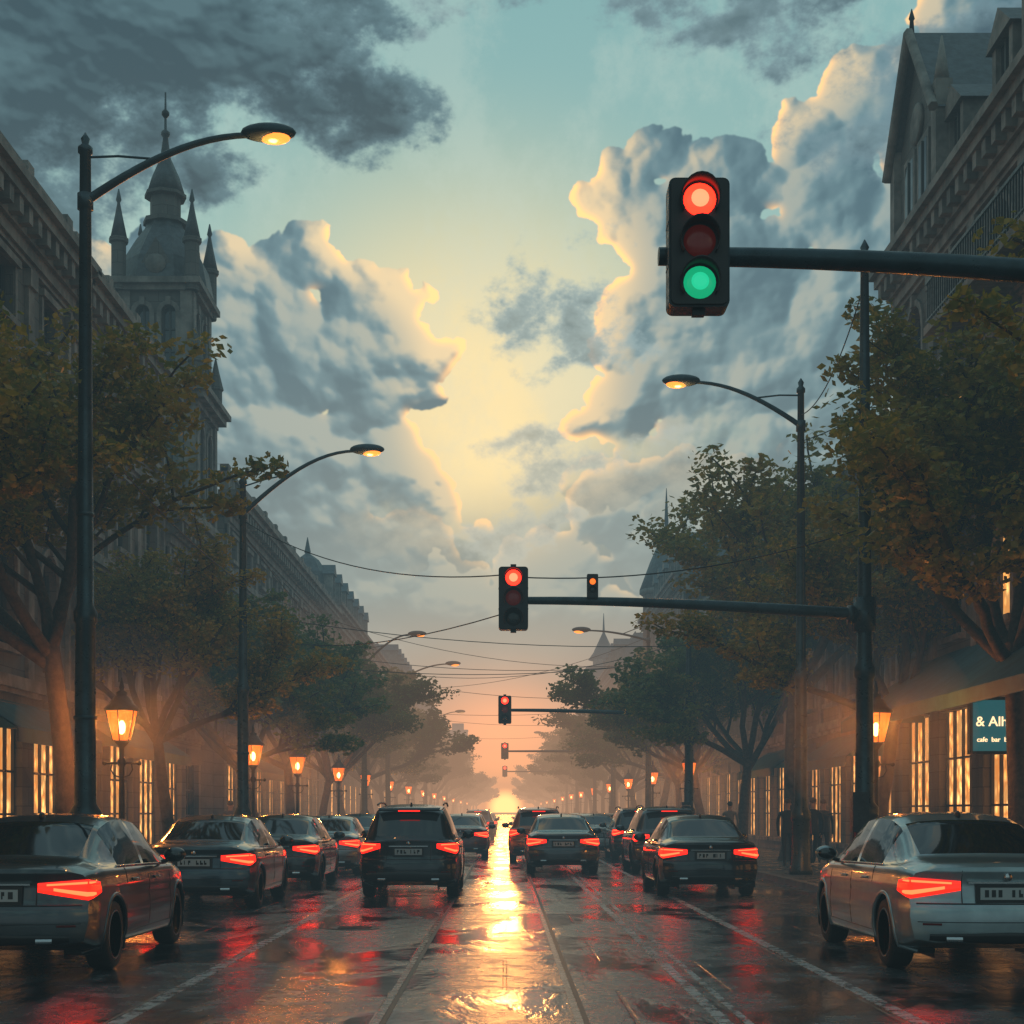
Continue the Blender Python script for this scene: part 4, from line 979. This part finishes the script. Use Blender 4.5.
# ------------------------------------------------------------------ trees
def make_tree(seed, th=3.0, limb=3.3, nl=90, leafm=LEAF_A, lsz=.16, nlimb=6, flat=.75, clr=.55):
    rng = random.Random(seed); B = MB(); cl = []
    def grow(p, d, ln, r, lev):
        n = 5; pts = [p.copy()]; q = p.copy(); dd = d.copy()
        for i in range(n):
            dd = (dd + Vector((rng.uniform(-1, 1), rng.uniform(-1, 1), rng.uniform(-.6, .8)))*(.10 if lev == 0 else .20)).normalized()
            q = q + dd*ln/n; pts.append(q.copy())
        r1 = r*(.62 if lev else .7)
        B.tube('trunk', BARK, pts, [r+(r1-r)*i/n for i in range(n+1)], 10 if lev == 0 else (7 if lev == 1 else 4))
        if lev >= 2: cl.append((pts[-1], lev)); cl.append((pts[3], lev))
        if lev == 3: return
        nk = (nlimb, 5, 4)[lev]
        for k in range(nk):
            f = 1.0 if lev == 0 else .35+.65*(k+1)/nk
            i = min(n-1, int(f*n-1e-6)); base = pts[i].lerp(pts[i+1], f*n-i)
            if lev == 0:
                base = pts[-1] - Vector((0, 0, rng.uniform(0, .5)))
                az_ = 2*math.pi*(k+rng.uniform(-.25, .25))/nk; tilt = rng.uniform(.45, 1.1) if k else .15
                nd = Vector((math.cos(az_)*math.sin(tilt), math.sin(az_)*math.sin(tilt), math.cos(tilt)))
            else:
                nd = (dd + Vector((rng.uniform(-1, 1), rng.uniform(-1, 1), rng.uniform(-.30, .55)))*.95).normalized()
            L2 = (limb, limb*.62, limb*.36)[lev]*rng.uniform(.75, 1.2)
            grow(base, nd, L2, r*(.55 if lev == 0 else .5), lev+1)
    grow(Vector((0, 0, 0)), Vector((rng.uniform(-.08, .08), rng.uniform(-.08, .08), 1)).normalized(), th, .2, 0)
    B.tube('trunk', BARK, [(0, 0, -.05), (0, 0, .12), (0, 0, .4)], [.34, .27, .2], 12)
    nr = np.random.RandomState(seed); C = []
    for (p, lev) in cl:
        k = int(nl*nr.uniform(.5, 1.3)); dv = nr.normal(size=(k, 3)); dv /= np.linalg.norm(dv, axis=1)[:, None]
        dv *= (nr.uniform(0, 1, (k, 1))**.45)*clr*nr.uniform(.7, 1.25); dv[:, 2] *= flat*.7; C.append(dv+np.array(p))
    C = np.concatenate(C); N = len(C)
    a = nr.normal(size=(N, 3)); a /= np.linalg.norm(a, axis=1)[:, None]; a[:, 2] *= .6
    b = np.cross(a, nr.normal(size=(N, 3))); b /= np.linalg.norm(b, axis=1)[:, None]
    s_ = lsz*nr.uniform(.6, 1.25, (N, 1))
    V = np.stack([C-a*s_*.5, C+b*s_*.26, C+a*s_*.5, C-b*s_*.26], 1).reshape(-1, 3)
    me = bpy.data.meshes.new('foliage'); me.vertices.add(4*N); me.vertices.foreach_set('co', V.ravel())
    me.loops.add(4*N); me.loops.foreach_set('vertex_index', np.arange(4*N)); me.polygons.add(N)
    me.polygons.foreach_set('loop_start', np.arange(0, 4*N, 4)); me.update(calc_edges=True); me.materials.append(leafm); me.validate()
    return [B.meshes('tree')[0], ('foliage', me)]
TA = make_tree(1, 3.9, 3.3, 88, LEAF_A, .20); TB = make_tree(5, 4.0, 3.1, 88, LEAF_A, .19, 7)
TC = make_tree(9, 3.0, 3.1, 84, LEAF_B, .24, 7); TD = make_tree(14, 3.2, 3.2, 78, LEAF_B, .26, 6)
def tree(x, y, ms, s=1.0, rot=0): MB().finish('street_tree', (x, y, .1), rot, ms=ms, scale=(s, s, s))
tree(-8.3, 28.5, TA, 1.20, .3); tree(-9.2, 20.5, TB, 1.08, 2.0); tree(-8.6, 38.5, TB, .90, 4.0)
tree(-8.2, 50, TC, 1.0, 1.0); tree(-8.2, 58, TD, 1.08, 2.5); tree(-8.2, 66, TC, 1.02, 3.9); tree(-8.0, 75, TD, 1.0, .4)
tree(9.4, 27.0, TB, 1.16, 1.2); tree(9.6, 20.5, TA, 1.14, 3.3); tree(8.4, 44, TA, 1.36, 4.2); tree(8.9, 36, TB, 1.0, .2); tree(8.4, 53, TC, 1.12, 5.3)
tree(8.3, 62, TD, 1.05, 1.3); tree(8.3, 71, TC, 1.0, 2.3)
rng = random.Random(5); y = 84
while y < 420:
    tree(-8.1+rng.uniform(-.3, .3), y, rng.choice([TC, TD]), rng.uniform(.95, 1.15), rng.uniform(0, 6)); tree(8.2+rng.uniform(-.3, .3), y-3, rng.choice([TC, TD]), rng.uniform(.95, 1.2), rng.uniform(0, 6)); y += 9+y*.02

# ------------------------------------------------------------------ people
def cloth(name, top, bottom):
    m = bpy.data.materials.new(name); m.use_nodes = True; t = NT(m.node_tree); p = m.node_tree.nodes['Principled BSDF']
    tcn = t.node('ShaderNodeTexCoord'); s = t.sep(tcn.outputs['Object']); z = s[2]
    c = t.mix(t.m('GREATER_THAN', z, .88), bottom, top); c = t.mix(t.m('GREATER_THAN', z, 1.47), c, (.35, .22, .16))
    c = t.mix(t.m('LESS_THAN', z, .1), c, (.015, .012, .01))
    t.link(c, p.inputs['Base Color']); p.inputs['Roughness'].default_value = .8; return m
def person(x, y, heading, step, top, bottom, s=1.0, i=0):
    J = [((0,0,.95),.135),((0,0,1.12),.13),((0,0,1.32),.165),((0,0,1.45),.07),((0,.01,1.53),.055),((0,.01,1.62),.088),((0,.01,1.72),.075),
         ((.09,0,.90),.105),((.10,step*.5+.03,.5),.068),((.10,step,.11),.045),((.10,step+.14,.05),.04),
         ((-.09,0,.90),.105),((-.10,-step*.35+.05,.5),.068),((-.10,-step,.13),.045),((-.10,-step+.13,.05),.04),
         ((.20,0,1.40),.065),((.25,-.05-step*.3,1.13),.048),((.25,.10-step*.5,.90),.034),((.245,.14-step*.5,.80),.03),
         ((-.20,0,1.40),.065),((-.25,-.02+step*.3,1.13),.048),((-.25,.10+step*.5,.90),.034),((-.245,.14+step*.5,.80),.03)]
    E = [(0,1),(1,2),(2,3),(3,4),(4,5),(5,6),(0,7),(7,8),(8,9),(9,10),(0,11),(11,12),(12,13),(13,14),(2,15),(15,16),(16,17),(17,18),(2,19),(19,20),(20,21),(21,22)]
    bm = bmesh.new(); lay = bm.verts.layers.skin.verify(); vs = []
    for k, (c, r) in enumerate(J):
        v = bm.verts.new(c); v[lay].radius = (r*1.05, r*.8); v[lay].use_root = (k == 0); vs.append(v)
    for a, b in E: bm.edges.new((vs[a], vs[b]))
    me = bpy.data.meshes.new('body'); bm.to_mesh(me); bm.free(); me.materials.append(cloth('clothes_%d' % i, top, bottom))
    e = bpy.data.objects.new('pedestrian', None); COL.objects.link(e); e.location = (x, y, .128); e.rotation_euler = (0, 0, heading); e.scale = (s, s, s)
    o = bpy.data.objects.new('body', me); COL.objects.link(o); o.parent = e
    o.modifiers.new('skin', 'SKIN').use_smooth_shade = True; sb = o.modifiers.new('sub', 'SUBSURF'); sb.levels = 1; sb.render_levels = 2
    B = MB(); B.ellipsoid('hair', mat('hair_%d' % (i % 2), (.02, .014, .01) if i % 2 else (.06, .035, .02), .6, var=.2), (0, -.015, 1.70), (.092, .105, .085), 14, 8)
    B.ellipsoid('face', mat('skin', (.35, .22, .16), .5, var=.05), (0, .095, 1.62), (.014, .022, .022), 8, 6)
    for sg_ in (-1, 1):
        B.ellipsoid('face', BLACKP, (sg_*.032, .085, 1.645), (.012, .008, .007), 8, 6); B.ellipsoid('face', MC['skin'], (sg_*.092, .01, 1.625), (.012, .02, .03), 8, 6)
        hy = .16-sg_*step*.5
        for f in range(4): B.tube('hands', MC['skin'], [(sg_*(.235+.003*f), hy+.02-.018*f, .79), (sg_*.24, hy+.025-.018*f, .745), (sg_*.23, hy+.03-.018*f, .705+.006*abs(f-1.5))], .008, 5)
        B.tube('hands', MC['skin'], [(sg_*.23, hy+.03, .82), (sg_*.215, hy+.06, .78), (sg_*.215, hy+.06, .75)], .009, 5)
    for part, m2 in B.meshes('p'):
        oo = bpy.data.objects.new(part, m2); COL.objects.link(oo); oo.parent = e
person(7.35, 39.0, 3.1, .12, (.02,.022,.028), (.012,.012,.015), 1.0, 0); person(7.85, 39.6, 3.3, -.2, (.20,.04,.03), (.02,.022,.03), .96, 1)
person(8.3, 40.4, .1, .22, (.018,.02,.022), (.012,.012,.012), 1.02, 2); person(7.5, 50, .0, .2, (.16,.14,.12), (.05,.05,.05), 1.0, 3); person(8.75, 41.2, 3.0, -.15, (.02,.03,.045), (.012,.012,.012), 1.0, 4)
person(-8.6, 47, .1, .2, (.08,.08,.10), (.04,.04,.04), 1.0, 5)

# ------------------------------------------------------------------ haze (absorbing boxes, scattered light put in as their own emission)
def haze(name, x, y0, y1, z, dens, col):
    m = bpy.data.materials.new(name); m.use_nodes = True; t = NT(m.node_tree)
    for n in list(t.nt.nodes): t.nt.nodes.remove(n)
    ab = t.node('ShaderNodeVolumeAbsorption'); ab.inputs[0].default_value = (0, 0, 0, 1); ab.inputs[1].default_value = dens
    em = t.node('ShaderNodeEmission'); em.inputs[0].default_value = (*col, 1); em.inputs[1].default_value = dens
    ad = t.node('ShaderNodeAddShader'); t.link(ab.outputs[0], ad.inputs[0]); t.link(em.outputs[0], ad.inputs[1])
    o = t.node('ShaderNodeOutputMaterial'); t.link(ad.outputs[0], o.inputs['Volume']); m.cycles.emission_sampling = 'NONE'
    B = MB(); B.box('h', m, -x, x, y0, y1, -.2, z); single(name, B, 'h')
haze('emissive_haze', 150, -40, 450, 21, .0027, (.15, .245, .275))
haze('low_warm_glow', 140, 58, 452, 10, .0055, (.95, .43, .17))  # warm horizon light added as the box's own orange emission

# ------------------------------------------------------------------ sun and camera
sl = bpy.data.lights.new('sun', 'SUN'); sl.energy = .28; sl.angle = math.radians(.8); sl.color = (1, .36, .08)
so = bpy.data.objects.new('sun', sl); COL.objects.link(so)
e = math.radians(4.0); so.rotation_euler = Vector((0, -math.cos(e), -math.sin(e))).to_track_quat('-Z', 'Y').to_euler(); so.location = (0, 400, 40)
cd = bpy.data.cameras.new('camera'); cam = bpy.data.objects.new('camera', cd); COL.objects.link(cam)
cam.location = (0, 0, 1.55); cam.rotation_euler = (math.radians(90), 0, 0)
cd.lens = 52.73; cd.sensor_width = 36; cd.shift_x = .007; cd.shift_y = .293; cd.clip_start = .1; cd.clip_end = 8000
scene.camera = cam
